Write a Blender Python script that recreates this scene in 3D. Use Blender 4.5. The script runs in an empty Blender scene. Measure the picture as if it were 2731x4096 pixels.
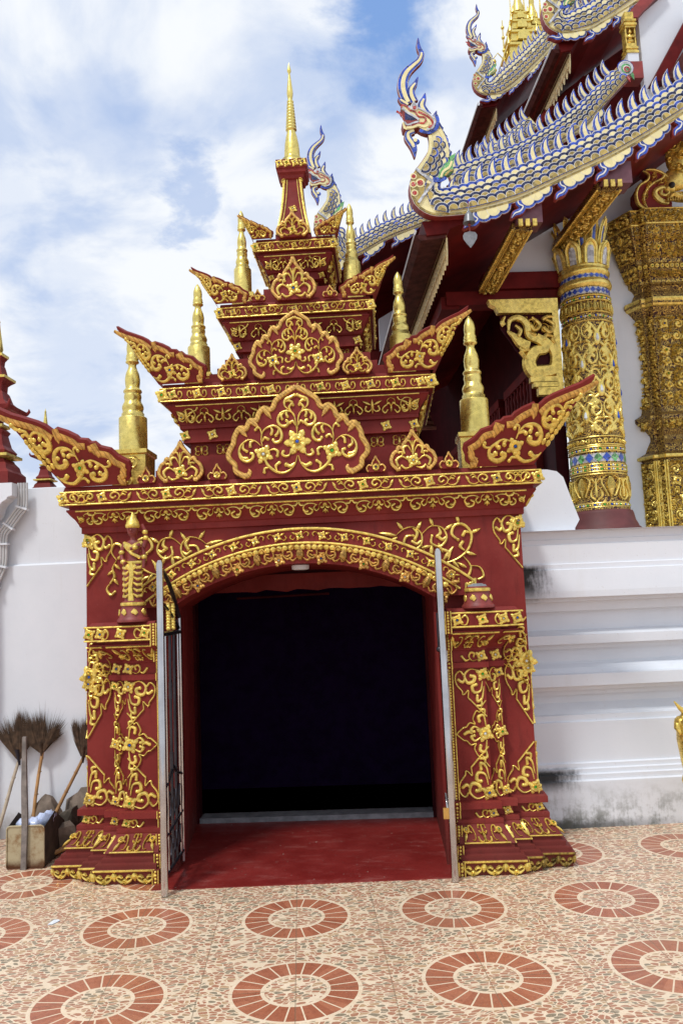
import bpy, math, random
import numpy as np
from mathutils import Vector, Matrix
from mathutils.geometry import tessellate_polygon

# ------------------------------------------------------------------ camera
SC = bpy.context.scene
COL = SC.collection
PITCH, ROLL, YAW = .114, -.0412, -.05
CAM = Vector((.498, -4.93, 1.56))
fw = Vector((math.sin(YAW)*math.cos(PITCH), math.cos(YAW)*math.cos(PITCH), math.sin(PITCH)))
rt = Vector((math.cos(YAW), -math.sin(YAW), 0)); up = rt.cross(fw)
rt2 = math.cos(ROLL)*rt + math.sin(ROLL)*up
up2 = -math.sin(ROLL)*rt + math.cos(ROLL)*up
cam = bpy.data.cameras.new('camera')
cam.sensor_fit = 'VERTICAL'; cam.sensor_height = 36; cam.lens = 3290/4096*36
cam.clip_end = 600
co = bpy.data.objects.new('camera', cam); COL.objects.link(co)
co.matrix_world = Matrix((( rt2.x, up2.x, -fw.x, CAM.x), (rt2.y, up2.y, -fw.y, CAM.y), (rt2.z, up2.z, -fw.z, CAM.z), (0, 0, 0, 1)))
SC.camera = co

# ------------------------------------------------------------------ world, sun, exposure
SUN_EL, SUN_AZ = math.radians(58), math.radians(208)      # azimuth clockwise from +Y: behind the camera, to its left
W = bpy.data.worlds.new('World'); SC.world = W; W.use_nodes = True
nt = W.node_tree; nt.nodes.clear()
def wn(t, **k):
    n = nt.nodes.new(t)
    for a, b in k.items(): setattr(n, a, b)
    return n
def wmath(op, a, b=None, c=None):
    n = wn('ShaderNodeMath', operation=op)
    for i, v in enumerate((a, b, c)):
        if v is None: continue
        if isinstance(v, (int, float)): n.inputs[i].default_value = v
        else: nt.links.new(v, n.inputs[i])
    return n.outputs[0]
sky = wn('ShaderNodeTexSky', sky_type='NISHITA', sun_disc=False, sun_elevation=SUN_EL, sun_rotation=SUN_AZ)
sky.air_density = 1.0; sky.dust_density = .6; sky.ozone_density = 2.0
tc = wn('ShaderNodeTexCoord'); sp = wn('ShaderNodeSeparateXYZ'); nt.links.new(tc.outputs['Generated'], sp.inputs[0])
den = wmath('ADD', wmath('MAXIMUM', sp.outputs[2], 0), .28)
cb = wn('ShaderNodeCombineXYZ')
nt.links.new(wmath('DIVIDE', sp.outputs[0], den), cb.inputs[0]); nt.links.new(wmath('DIVIDE', sp.outputs[1], den), cb.inputs[1])
def wnoise(scale, detail, rough, dist, off):
    m = wn('ShaderNodeMapping'); m.inputs['Location'].default_value = off
    nt.links.new(cb.outputs[0], m.inputs[0])
    n = wn('ShaderNodeTexNoise'); nt.links.new(m.outputs[0], n.inputs['Vector'])
    n.inputs['Scale'].default_value = scale; n.inputs['Detail'].default_value = detail
    n.inputs['Roughness'].default_value = rough; n.inputs['Distortion'].default_value = dist
    return n.outputs[0]
def wramp(v, a, b):
    n = wn('ShaderNodeMapRange', interpolation_type='SMOOTHSTEP')
    nt.links.new(v, n.inputs[0]); n.inputs[1].default_value = a; n.inputs[2].default_value = b
    return n.outputs[0]
cover = wramp(wnoise(1.7, 8, .50, .25, (3.1, 1.7, 0)), .22, .42)
shade = wramp(wnoise(2.9, 10, .55, .45, (7.9, 4.2, 0)), .38, .56)
horizon = wramp(sp.outputs[2], .02, .30)
def wmix(f, a, b):
    n = wn('ShaderNodeMix', data_type='RGBA')
    if isinstance(f, (int, float)): n.inputs[0].default_value = f
    else: nt.links.new(f, n.inputs[0])
    for i, v in ((6, a), (7, b)):
        if isinstance(v, tuple): n.inputs[i].default_value = v
        else: nt.links.new(v, n.inputs[i])
    return n.outputs[2]
cloud = wmix(shade, (6.0, 7.0, 9.0, 1), (9.5, 9.8, 10.2, 1))
bluesky = wmix(.72, sky.outputs[0], (2.8, 4.9, 9.5, 1))
def wblob(x, y, r0, r1, amt):                                # a gap in the cloud towards one direction
    d = (fw+rt2*((x-1365.5)/3290)-up2*((y-2048)/3290)).normalized()
    n = wn('ShaderNodeVectorMath', operation='DISTANCE'); nt.links.new(tc.outputs['Generated'], n.inputs[0]); n.inputs[1].default_value = d
    w = wmath('ADD', n.outputs['Value'], wmath('MULTIPLY', wmath('SUBTRACT', wnoise(5.5, 6, .6, .3, (x, y, 0)), .5), .26))
    return wmath('MULTIPLY', wramp(w, r0, r1), -amt)
def wgap(m, *a): return wmath('MULTIPLY', m, wmath('ADD', 1.0, wmath('ADD', wblob(*a), 0)))
def gaps(lst):
    out = None
    for x, y, r, amt in lst:
        g = wmath('ADD', 1.0-amt, wmath('MULTIPLY', wblob(x, y, r*.25, r, -1.0), amt)); out = g if out is None else wmath('MULTIPLY', out, g)
    return out
cover = wmath('MULTIPLY', cover, gaps([(1560, 40, .09, 1.0), (1330, 560, .07, .4), (780, 800, .05, .55), (360, 520, .09, .30), (80, 880, .10, .22), (350, 1450, .11, .35), (1010, 900, .06, .25)]))
both = wmix(cover, bluesky, cloud)
bg = wn('ShaderNodeBackground'); bg.inputs['Strength'].default_value = .10
nt.links.new(both, bg.inputs['Color'])
wo = wn('ShaderNodeOutputWorld'); nt.links.new(bg.outputs[0], wo.inputs[0])

sl = bpy.data.lights.new('sun', 'SUN'); sl.energy = 2.0; sl.angle = math.radians(8); sl.color = (1, .985, .95)
so = bpy.data.objects.new('sun', sl); COL.objects.link(so)
sd = Vector((math.sin(SUN_AZ)*math.cos(SUN_EL), math.cos(SUN_AZ)*math.cos(SUN_EL), math.sin(SUN_EL)))
so.rotation_euler = sd.to_track_quat('Z', 'Y').to_euler(); so.location = (0, -6, 12)
SC.view_settings.view_transform = 'Standard'; SC.view_settings.look = 'None'
SC.view_settings.exposure = 0.0; SC.view_settings.gamma = 1
SC.render.engine = 'CYCLES'
SC.cycles.max_bounces = 8; SC.cycles.use_denoising = True

# ------------------------------------------------------------------ mesh builder
ROOTOFF = {}
class MB:
    def __init__(s): s.v = []; s.f = []; s.m = []; s.s = []
    def add(s, vs, fs, mat=0, smooth=False):
        o = len(s.v); s.v += [tuple(p) for p in vs]
        for f in fs: s.f.append(tuple(i+o for i in f)); s.m.append(mat); s.s.append(smooth)
    def join(s, b, dmat=0):
        o = len(s.v); s.v += b.v
        s.f += [tuple(i+o for i in f) for f in b.f]; s.m += [i+dmat for i in b.m]; s.s += b.s
    def mirror(s):
        r = MB(); r.v = [(-x, y, z) for x, y, z in s.v]; r.f = [f[::-1] for f in s.f]; r.m = s.m[:]; r.s = s.s[:]
        return r
    def both(s): r = MB(); r.join(s); r.join(s.mirror()); return r
    def build(s, name, mats, parent=None):
        me = bpy.data.meshes.new(name)
        ox, oy, oz = ROOTOFF.get(parent.name, (0, 0, 0)) if parent else (0, 0, 0)
        me.from_pydata([(x-ox, y-oy, z-oz) for x, y, z in s.v], [], s.f)
        for m in (mats if isinstance(mats, (list, tuple)) else [mats]): me.materials.append(m)
        me.polygons.foreach_set('material_index', s.m); me.polygons.foreach_set('use_smooth', s.s)
        me.update()
        o = bpy.data.objects.new(name, me); COL.objects.link(o)
        if parent:
            o.parent = parent; ROOTOFF[o.name] = (ox, oy, oz)
        return o
    # --- solids
    def box(s, x0, x1, y0, y1, z0, z1, mat=0):
        s.add([(x0,y0,z0),(x1,y0,z0),(x1,y1,z0),(x0,y1,z0),(x0,y0,z1),(x1,y0,z1),(x1,y1,z1),(x0,y1,z1)],
              [(3,2,1,0),(4,5,6,7),(0,1,5,4),(1,2,6,5),(2,3,7,6),(3,0,4,7)], mat)
    def prism(s, poly, d0, d1, mat=0, side=None, mapf=None):
        """poly: 2D (x,z); front face at d0 (towards the viewer), back at d1; mapf(x, z, d) -> 3D"""
        mapf = mapf or (lambda x, z, d: (x, d, z))
        a = sum(poly[i-1][0]*poly[i][1]-poly[i][0]*poly[i-1][1] for i in range(len(poly)))
        if a < 0: poly = poly[::-1]
        n = len(poly); side = mat if side is None else side
        tri = tessellate_polygon([[Vector((p[0], p[1], 0)) for p in poly]])
        def fix(t):
            ar = (poly[t[1]][0]-poly[t[0]][0])*(poly[t[2]][1]-poly[t[0]][1])-(poly[t[2]][0]-poly[t[0]][0])*(poly[t[1]][1]-poly[t[0]][1])
            return t if ar > 0 else t[::-1]
        tri = [fix(tuple(t)) for t in tri]
        s.add([mapf(p[0], p[1], d0) for p in poly], tri, mat)
        s.add([mapf(p[0], p[1], d1) for p in poly], [t[::-1] for t in tri], side)
        vs = [mapf(p[0], p[1], d0) for p in poly]+[mapf(p[0], p[1], d1) for p in poly]
        s.add(vs, [(i, i+n, (i+1) % n+n, (i+1) % n) for i in range(n)], side)
    def lathe(s, cx, cy, prof, n=24, mat=0, smooth=True, z0=0, a0=0):
        vs = []; fs = []
        for r, z in prof:
            for k in range(n):
                a = a0+2*math.pi*k/n; vs.append((cx+r*math.cos(a), cy+r*math.sin(a), z0+z))
        for i in range(len(prof)-1):
            for k in range(n):
                k2 = (k+1) % n; fs.append((i*n+k, i*n+k2, (i+1)*n+k2, (i+1)*n+k))
        s.add(vs, fs, mat, smooth)
        s.add(vs[:n], [tuple(range(n))[::-1]], mat); s.add(vs[-n:], [tuple(range(n))], mat)
    def tube(s, pts, r, n=8, mat=0, smooth=True, flat=1.0):
        pts = [Vector(p) for p in pts]; rs = r if isinstance(r, (list, tuple)) else [r]*len(pts)
        vs = []; fs = []; ref = None
        for i, p in enumerate(pts):
            d = (pts[min(i+1, len(pts)-1)]-pts[max(i-1, 0)]).normalized()
            if ref is None: ref = Vector((0, 0, 1)) if abs(d.z) < .9 else Vector((1, 0, 0))
            a = d.cross(ref).normalized(); b = a.cross(d).normalized(); ref = b
            for k in range(n):
                t = 2*math.pi*k/n; vs.append(p+(a*math.cos(t)+b*math.sin(t)*flat)*rs[i])
        for i in range(len(pts)-1):
            for k in range(n):
                k2 = (k+1) % n; fs.append((i*n+k, i*n+k2, (i+1)*n+k2, (i+1)*n+k))
        s.add(vs, fs, mat, smooth)
        s.add(vs[:n], [tuple(range(n))[::-1]], mat, smooth); s.add(vs[-n:], [tuple(range(n))], mat, smooth)
    def ball(s, c, r, n=10, mat=0, sc=(1, 1, 1), half=False):
        rings = n//2; vs = []; fs = []
        for i in range(rings+1):
            t = math.pi*i/rings
            for k in range(n):
                a = 2*math.pi*k/n
                vs.append((c[0]+r*sc[0]*math.sin(t)*math.cos(a), c[1]+r*sc[1]*math.sin(t)*math.sin(a), c[2]+r*sc[2]*math.cos(t)))
        for i in range(rings):
            for k in range(n):
                k2 = (k+1) % n; fs.append((i*n+k, (i+1)*n+k, (i+1)*n+k2, i*n+k2))
        s.add(vs, fs, mat, True)
    def sweep(s, plan, prof, closed=False, mat=0, smooth=False, mats=None):
        P = miters(plan, closed); n = len(plan); vs = []
        for o, z in prof:
            for (p, m) in P: vs.append((p[0]+m[0]*o, p[1]+m[1]*o, z))
        fs = []; ms = []
        for i in range(len(prof)-1):
            for k in range(n if closed else n-1):
                k2 = (k+1) % n; fs.append((i*n+k, i*n+k2, (i+1)*n+k2, (i+1)*n+k)); ms.append(mats[i] if mats else mat)
        o = len(s.v); s.v += vs
        s.f += [tuple(i+o for i in f) for f in fs]; s.m += ms; s.s += [smooth]*len(fs)
        if closed:
            s.add(vs[-n:], [tuple(range(n))], mat)

def miters(plan, closed):
    n = len(plan); out = []
    for i in range(n):
        def nrm(a, b):
            d = (b[0]-a[0], b[1]-a[1]); l = math.hypot(*d); return (d[1]/l, -d[0]/l)
        pr = plan[i-1] if (i > 0 or closed) else None
        nx = plan[(i+1) % n] if (i < n-1 or closed) else None
        if pr is None: m = nrm(plan[i], nx)
        elif nx is None: m = nrm(pr, plan[i])
        else:
            a = nrm(pr, plan[i]); b = nrm(plan[i], nx); k = 1+a[0]*b[0]+a[1]*b[1]
            m = ((a[0]+b[0])/k, (a[1]+b[1])/k)
        out.append((plan[i], m))
    return out

def segmap(plan, i, a, b, closed=False):
    """2D frame on the strip of a sweep between profile points a (lower) and b (upper) on plan segment i; x is centred, y runs 0..h"""
    P = miters(plan, closed); j = (i+1) % len(plan)
    def at(k, o, z): p, m = P[k]; return Vector((p[0]+m[0]*o, p[1]+m[1]*o, z))
    A0, A1, B0, B1 = at(i, *a), at(j, *a), at(i, *b), at(j, *b)
    O = (A0+A1)/2; U = (A1-A0).normalized(); Vv = ((B0+B1)/2-O); h = Vv.length; Vv.normalize(); N = U.cross(Vv)
    ln = min((A1-A0).length, (B1-B0).length)
    return pmap(O, U, Vv, N), ln, h
def pmap(O, U, V, N):
    O, U, V, N = Vector(O), Vector(U), Vector(V), Vector(N)
    return lambda x, y, n: O+U*x+V*y+N*n
def front(y, x0=0, z0=0):                                   # a wall that faces the camera (-Y)
    return lambda a, b, n: Vector((x0+a, y-n, z0+b))

# ------------------------------------------------------------------ things
def thing(name, label, cat, loc=(0, 0, 0), rz=0, group=None, off=None):
    o = bpy.data.objects.new(name, None); COL.objects.link(o); o.empty_display_size = .1
    o.location = loc; o.rotation_euler = (0, 0, rz); ROOTOFF[o.name] = off if off is not None else tuple(loc)
    return tag(o, label, cat, group)
def tag(o, label, cat, group=None):
    o['label'] = label; o['category'] = cat
    if group: o['group'] = group
    return o

# ------------------------------------------------------------------ stucco relief: curves, leaves, flowers laid on a surface
def smooth(pts, ws, n=6):
    out = []; ow = []; m = len(pts)
    for i in range(m-1):
        p0 = pts[max(i-1, 0)]; p1 = pts[i]; p2 = pts[i+1]; p3 = pts[min(i+2, m-1)]
        for k in range(n):
            t = k/n; t2 = t*t; t3 = t2*t
            out.append(tuple(.5*((2*p1[c])+(-p0[c]+p2[c])*t+(2*p0[c]-5*p1[c]+4*p2[c]-p3[c])*t2+(-p0[c]+3*p1[c]-3*p2[c]+p3[c])*t3) for c in (0, 1)))
            ow.append(ws[i]*(1-t)+ws[i+1]*t)
    out.append(tuple(pts[-1])); ow.append(ws[-1])
    return out, ow
def strip(mb, pts, ws, mapf, h, mat=0):
    n = len(pts); vs = []; fs = []
    prof = ((-.5, -.06), (-.36, .80), (0, 1), (.36, .80), (.5, -.06))
    wmax = max(ws) or 1
    for i in range(n):
        a = pts[max(i-1, 0)]; b = pts[min(i+1, n-1)]; d = (b[0]-a[0], b[1]-a[1]); l = math.hypot(*d) or 1
        nx, ny = -d[1]/l, d[0]/l; hh = h*(.35+.65*ws[i]/wmax)
        for q, e in prof:
            vs.append(mapf(pts[i][0]+nx*q*ws[i], pts[i][1]+ny*q*ws[i], e*hh))
    for i in range(n-1):
        for k in range(4): fs.append((i*5+k, i*5+k+1, (i+1)*5+k+1, (i+1)*5+k)[::-1])
    mb.add(vs, fs, mat, False)
    for e, r in ((0, 1), (n-1, -1)):                         # round off the ends
        mb.add([vs[e*5+k] for k in range(5)], [(0, 1, 2, 3, 4)[::r]], mat, True)
def gem(mb, x, y, r, mapf, n0, mat):
    vs = [mapf(x, y, n0+r*.8)]; K = 8
    for q, e in ((.6, .65), (1, 0)):
        for k in range(K): vs.append(mapf(x+r*q*math.cos(2*math.pi*k/K), y+r*q*math.sin(2*math.pi*k/K), n0+r*e))
    fs = [(0, 1+k, 1+(k+1) % K) for k in range(K)]+[(1+k, 1+K+k, 1+K+(k+1) % K, 1+(k+1) % K) for k in range(K)]
    mb.add(vs, fs, mat, True)
GEMN = [0]; THIN = .78
def flower(mb, x, y, r, mapf, h, n=6, gemmat=None, a0=.3, leaves=0):
    for k in range(leaves):
        a = a0+math.pi/4+k*2*math.pi/leaves
        c, s_ = math.cos(a), math.sin(a)
        strip(mb, [(x+c*r*q, y+s_*r*q) for q in (.6, .9, 1.2, 1.42, 1.6)], [r*.4, r*.82, r*.86, r*.55, r*.06], mapf, h*.7)
    for k in range(n):
        a = a0+k*2*math.pi/n; c, s_ = math.cos(a), math.sin(a); w = r*2.2*math.sin(math.pi/n)
        strip(mb, [(x+c*r*q, y+s_*r*q) for q in (.15, .45, .75, .95, 1.04)], [w*.35, w*.8, w*1.05, w*.8, w*.25], mapf, h)
    strip(mb, [(x+.36*r*math.cos(t), y+.36*r*math.sin(t)) for t in [i*math.pi/5 for i in range(11)]], [r*.2]*11, mapf, h*1.5)
    if gemmat is None: GEMN[0] += 1; gemmat = 1+GEMN[0] % 3
    gem(mb, x, y, r*.3, mapf, h*.7, gemmat)
class Mo:
    """a motif in its own 2D units"""
    def __init__(s): s.p = []
    def st(s, pts, ws): s.p.append(('s', pts, ws)); return s
    def c(s, pts, w):                                        # a scroll: swells, then ends in a rounded bulb
        n = len(pts); ws = [w*(.34+1.0*min(1, (i/(n-1))/.62)**1.1) for i in range(n)]; ws[-1] = w*.95; s.p += [('s', pts, ws), ('b', pts[-1][0], pts[-1][1], w*.62)]; return s
    def lobe(s, a, m, b, w): s.p += [('s', [a, m, b], [w*.4, w*1.25, w*1.1]), ('b', b[0], b[1], w*.6)]; return s
    def leaf(s, x, y, ang, ln, w):
        c, q = math.cos(ang), math.sin(ang)
        s.p.append(('s', [(x+c*ln*t, y+q*ln*t) for t in (0, .3, .55, .8, 1)], [w*.3, w, w*.95, w*.5, w*.05])); return s
    def fl(s, x, y, r, n=6, leaves=0): s.p.append(('f', x, y, r, n, leaves)); return s
    def rod(s, pts, w): s.p.append(('r', pts, w)); return s
    def spiral(s, cx, cy, r, a0, turns, sg, w):
        n = int(9*turns)+2; pts = []
        for i in range(n):
            t = i/(n-1); rr = r*(1-.82*t**.8); a = a0+sg*2*math.pi*turns*t; pts.append((cx+rr*math.cos(a), cy+rr*math.sin(a)))
        return s.c(pts, w)
    def mir(s):
        r = Mo()
        for p in s.p:
            if p[0] in 'fb': r.p.append((p[0], -p[1], p[2])+p[3:])
            else: r.p.append((p[0], [(-x, y) for x, y in p[1]], p[2]))
        r.p = s.p+r.p; return r
def place(mb, mo, mapf, h, sx=1, dx=0, dy=0, rot=0, sy=None, flip=1, dens=4):
    sy = sx if sy is None else sy; c, q = math.cos(rot), math.sin(rot); sw = (abs(sx)+abs(sy))/2
    def T(p): x, y = p[0]*sx*flip, p[1]*sy; return (dx+c*x-q*y, dy+q*x+c*y)
    for p in mo.p:
        if p[0] == 's':
            a, b = smooth([T(t) for t in p[1]], [w*sw*THIN for w in p[2]], dens); strip(mb, a, b, mapf, h*1.25)
        elif p[0] == 'r':
            strip(mb, [T(t) for t in p[1]], [p[2]*sw]*len(p[1]), mapf, h)
        elif p[0] == 'b':
            x, y = T((p[1], p[2])); gem(mb, x, y, p[3]*sw*THIN, mapf, h*.35, 0)
        else:
            x, y = T((p[1], p[2])); flower(mb, x, y, p[3]*sw, mapf, h*1.2, p[4], leaves=p[5])
def rodline(mb, mapf, x0, x1, y, w, h): strip(mb, [(x0, y), (x1, y)], [w, w], mapf, h)
def inside(p, poly):
    r = False; j = len(poly)-1
    for i in range(len(poly)):
        (xi, yi), (xj, yj) = poly[i], poly[j]
        if (yi > p[1]) != (yj > p[1]) and p[0] < (xj-xi)*(p[1]-yi)/(yj-yi)+xi: r = not r
        j = i
    return r
def edged(p, poly):
    d = 9
    for i in range(len(poly)):
        a, b = poly[i-1], poly[i]; ex, ey = b[0]-a[0], b[1]-a[1]; l2 = ex*ex+ey*ey or 1e-9
        t = max(0, min(1, ((p[0]-a[0])*ex+(p[1]-a[1])*ey)/l2)); d = min(d, math.hypot(p[0]-a[0]-ex*t, p[1]-a[1]-ey*t))
    return d
def vine(mb, poly, mapf, h, rmax, rmin, seed=1, tries=900, w=.3, gems=True, gm=4):
    """scrolls packed into an outline, each linked to the next by a stem"""
    R = random.Random(seed); xs = [p[0] for p in poly]; ys = [p[1] for p in poly]; C = []
    for k in range(tries):
        p = (R.uniform(min(xs), max(xs)), R.uniform(min(ys), max(ys)))
        if not inside(p, poly): continue
        r = min(edged(p, poly), rmax)
        for q in C: r = min(r, math.hypot(p[0]-q[0], p[1]-q[1])-q[2])
        if r > (rmin if k > tries*.5 else rmin*1.6): C.append((p[0], p[1], r))
    for i, (x, y, r) in enumerate(C):
        near = sorted((math.hypot(x-q[0], y-q[1]), q) for q in C if q[0] != x)[:1]
        a = math.atan2(near[0][1][1]-y, near[0][1][0]-x) if near else 0; sg = 1 if i % 2 else -1
        if gems and i % gm == 0 and r > rmin*1.3: flower(mb, x, y, r*.62, mapf, h*1.2, 6, leaves=4, a0=a); continue
        m = Mo().spiral(0, 0, .92, a, 1.35, sg, w)
        m.lobe((.8*math.cos(a+2.1*sg), .8*math.sin(a+2.1*sg)), (1.0*math.cos(a+2.5*sg), 1.0*math.sin(a+2.5*sg)), (.95*math.cos(a+3.0*sg), .95*math.sin(a+3.0*sg)), w*.8)
        m.leaf(.75*math.cos(a-.7*sg), .75*math.sin(a-.7*sg), a-.5*sg, .5, w*.9)
        place(mb, m, mapf, h, r, x, y, dens=2)
# ------------------------------------------------------------------ materials
class NT:
    def __init__(s, name, rough=.6, metal=0, spec=.5):
        s.m = bpy.data.materials.new(name); s.m.use_nodes = True; s.t = s.m.node_tree; s.b = s.t.nodes['Principled BSDF']
        s.b.inputs['Roughness'].default_value = rough; s.b.inputs['Metallic'].default_value = metal
        s.b.inputs['Specular IOR Level'].default_value = spec
    def n(s, t, **k):
        q = s.t.nodes.new(t)
        for a, b in k.items(): setattr(q, a, b)
        return q
    def l(s, a, b): s.t.links.new(a, b)
    def put(s, sock, v):
        if hasattr(v, 'node'): s.l(v, sock)
        elif isinstance(v, tuple) and len(v) == 3 and sock.type == 'RGBA': sock.default_value = v+(1,)
        else: sock.default_value = v
    def co(s, kind='Object'):
        if not hasattr(s, 'tc'): s.tc = s.n('ShaderNodeTexCoord')
        return s.tc.outputs[kind]
    def math(s, op, a, b=0, c=None, clamp=False):
        q = s.n('ShaderNodeMath', operation=op); q.use_clamp = clamp
        s.put(q.inputs[0], a); s.put(q.inputs[1], b)
        if c is not None: s.put(q.inputs[2], c)
        return q.outputs[0]
    def sep(s, v): q = s.n('ShaderNodeSeparateXYZ'); s.l(v, q.inputs[0]); return q.outputs
    def comb(s, x, y, z=0):
        q = s.n('ShaderNodeCombineXYZ')
        for i, v in enumerate((x, y, z)): s.put(q.inputs[i], v)
        return q.outputs[0]
    def map(s, v, sc=(1, 1, 1), loc=(0, 0, 0), rot=(0, 0, 0)):
        q = s.n('ShaderNodeMapping'); s.l(v, q.inputs[0]); q.inputs['Scale'].default_value = sc; q.inputs['Location'].default_value = loc; q.inputs['Rotation'].default_value = rot
        return q.outputs[0]
    def noise(s, v, scale, detail=4, rough=.55, dist=0, out=0):
        q = s.n('ShaderNodeTexNoise'); s.l(v, q.inputs['Vector']); q.inputs['Scale'].default_value = scale
        q.inputs['Detail'].default_value = detail; q.inputs['Roughness'].default_value = rough; q.inputs['Distortion'].default_value = dist
        return q.outputs[out]
    def voro(s, v, scale, feat='F1', out='Distance', rnd=1):
        q = s.n('ShaderNodeTexVoronoi', feature=feat); s.l(v, q.inputs['Vector']); q.inputs['Scale'].default_value = scale; q.inputs['Randomness'].default_value = rnd
        return q.outputs[out]
    def ss(s, v, a, b, lo=0, hi=1):
        q = s.n('ShaderNodeMapRange', interpolation_type='SMOOTHSTEP'); s.l(v, q.inputs[0])
        for i, k in ((1, a), (2, b), (3, lo), (4, hi)): q.inputs[i].default_value = k
        return q.outputs[0]
    def mix(s, f, a, b, mode='MIX'):
        q = s.n('ShaderNodeMix', data_type='RGBA', blend_type=mode); s.put(q.inputs[0], f); s.put(q.inputs[6], a); s.put(q.inputs[7], b)
        return q.outputs[2]
    def base(s, v): s.put(s.b.inputs['Base Color'], v); return s
    def rough(s, v): s.put(s.b.inputs['Roughness'], v); return s
    def bump(s, v, strength=.3, dist=.01):
        q = s.n('ShaderNodeBump'); q.inputs['Strength'].default_value = strength; q.inputs['Distance'].default_value = dist
        s.l(v, q.inputs['Height']); s.l(q.outputs[0], s.b.inputs['Normal']); return s
def simple(name, col, rough=.6, metal=0, var=.25, scale=9, bump=0, spec=.5, bscale=60):
    k = NT(name, rough, metal, spec); f = k.noise(k.co(), scale, 5, .6)
    dark = tuple(c*(1-var) for c in col); lite = tuple(min(1, c*(1+var*.6)) for c in col)
    k.base(k.mix(k.ss(f, .3, .7), dark, lite))
    if bump: k.bump(k.noise(k.co(), bscale, 4), bump, .004)
    return k.m
def burgundy():
    k = NT('burgundy_plaster', .62, 0, .18); v = k.co()
    a = k.ss(k.noise(v, 3.1, 6, .6), .35, .68); b = k.ss(k.noise(k.map(v, (14, 14, 2.2)), 1.5, 5, .65), .52, .78)
    c = k.mix(a, (.182, .021, .018), (.236, .032, .027)); c = k.mix(k.math('MULTIPLY', b, .55), c, (.105, .014, .012)); dst = k.ss(k.noise(v, 1.3, 7, .68), .50, .80); c = k.mix(k.math('MULTIPLY', dst, .38), c, (.29, .075, .06))
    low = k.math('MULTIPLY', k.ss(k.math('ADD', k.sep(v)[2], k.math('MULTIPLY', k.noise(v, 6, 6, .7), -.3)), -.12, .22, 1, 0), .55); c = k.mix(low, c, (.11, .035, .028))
    sp = k.ss(k.noise(v, 55, 3, .6), .67, .75); c = k.mix(k.math('MULTIPLY', sp, .18), c, (.36, .14, .12))
    k.base(c); k.rough(k.ss(k.noise(v, 8, 4), .3, .7, .50, .72)); k.bump(k.noise(v, 38, 5, .6), .22, .004); return k.m
def goldpaint(name, col, rough=.34, metal=.72, dirt=.45, groove=True, hatch=False):
    k = NT(name, rough, metal); v = k.co()
    f = k.ss(k.noise(v, 30, 5, .65), .34, .62); g = k.ss(k.noise(v, 7, 4, .6), .40, .72)
    dk = tuple(c*(1-dirt) for c in col)
    c = k.mix(f, dk, col); c = k.mix(k.math('MULTIPLY', g, .35), c, (col[0]*1.08, col[1]*1.12, min(1, col[2]*1.5)))
    if hatch:
        w = k.n('ShaderNodeTexWave', wave_type='BANDS', bands_direction='DIAGONAL'); k.l(v, w.inputs[0]); w.inputs['Scale'].default_value = 22; w.inputs['Distortion'].default_value = 2.5
        c = k.mix(k.math('MULTIPLY', k.ss(w.outputs[1], .78, .92), .55), c, (.22, .10, .025))
    k.base(c); k.rough(k.ss(k.noise(v, 40, 3), .3, .7, rough-.07, rough+.14))
    h = k.noise(v, 160 if groove else 22, 3, .6)
    k.bump(h, .35 if groove else .18, .003 if groove else .012); return k.m
def white_plaster(name, stains):
    """stains(k, xyz sockets, v) -> list of (mask, colour)"""
    k = NT(name, .8, 0, .12); v = k.co(); xyz = k.sep(v)
    c = k.mix(k.ss(k.noise(v, 1.4, 6, .6), .3, .7), (.71, .745, .795), (.775, .80, .845))
    st = k.ss(k.noise(k.map(v, (9, 9, .8)), 1.2, 5, .6), .56, .8); c = k.mix(k.math('MULTIPLY', st, .16), c, (.55, .50, .43))
    sp = k.ss(k.noise(v, 70, 2, .5), .70, .74); c = k.mix(k.math('MULTIPLY', sp, .25), c, (.45, .42, .38))
    for m, col in stains(k, xyz, v): c = k.mix(m, c, col)
    k.base(c); k.bump(k.noise(v, 24, 5, .6), .12, .006); return k.m
def gateway_mould(k, xyz, v):
    """black mould where rain runs off the gate onto the stepped white base (object x runs away from the gate)"""
    n1 = k.noise(v, 7, 6, .7); n2 = k.noise(k.map(v, (26, 26, 3)), 1.6, 5, .65); out = []
    def band(z0, z1, xlen, fuzz, gain):
        zn = k.math('ADD', xyz[2], k.math('MULTIPLY', k.math('SUBTRACT', n1, .5), .06)); zz = k.math('MULTIPLY', k.ss(zn, z0-fuzz, z0+fuzz*.3), k.ss(zn, z1-.022, z1+.018, 1, 0))
        xx = k.math('ADD', k.math('MULTIPLY', k.ss(xyz[0], -.1, xlen, 1, 0), 1.5), k.math('MULTIPLY', k.math('SUBTRACT', n1, .55), 1.1))
        d = k.math('ADD', xx, k.math('MULTIPLY', k.math('SUBTRACT', n2, .5), .9))
        return k.math('MULTIPLY', k.math('MULTIPLY', zz, k.ss(d, .25, 1.05)), gain)
    ink = (.022, .021, .017)
    out.append((band(1.62, 1.79, .42, .14, .97), ink)); out.append((band(.30, .385, .62, .10, .95), ink))
    low = k.math('MULTIPLY', k.ss(xyz[2], .0, .30, .9, .0), k.ss(k.math('ADD', n1, k.math('MULTIPLY', n2, .4)), .62, .86))
    out.append((k.math('MULTIPLY', low, .8), (.05, .055, .032)))
    foot = k.math('MULTIPLY', k.ss(k.math('ADD', xyz[2], k.math('MULTIPLY', n1, -.10)), -.035, .03, 1, 0), k.ss(xyz[0], .2, 1.2, 1, .1))
    out.append((k.math('MULTIPLY', foot, .9), ink))
    grey = k.math('MULTIPLY', k.ss(xyz[2], .22, .31, 1, 0), k.ss(n1, .4, .66)); out.append((k.math('MULTIPLY', grey, .24), (.33, .34, .30)))
    return out
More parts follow.
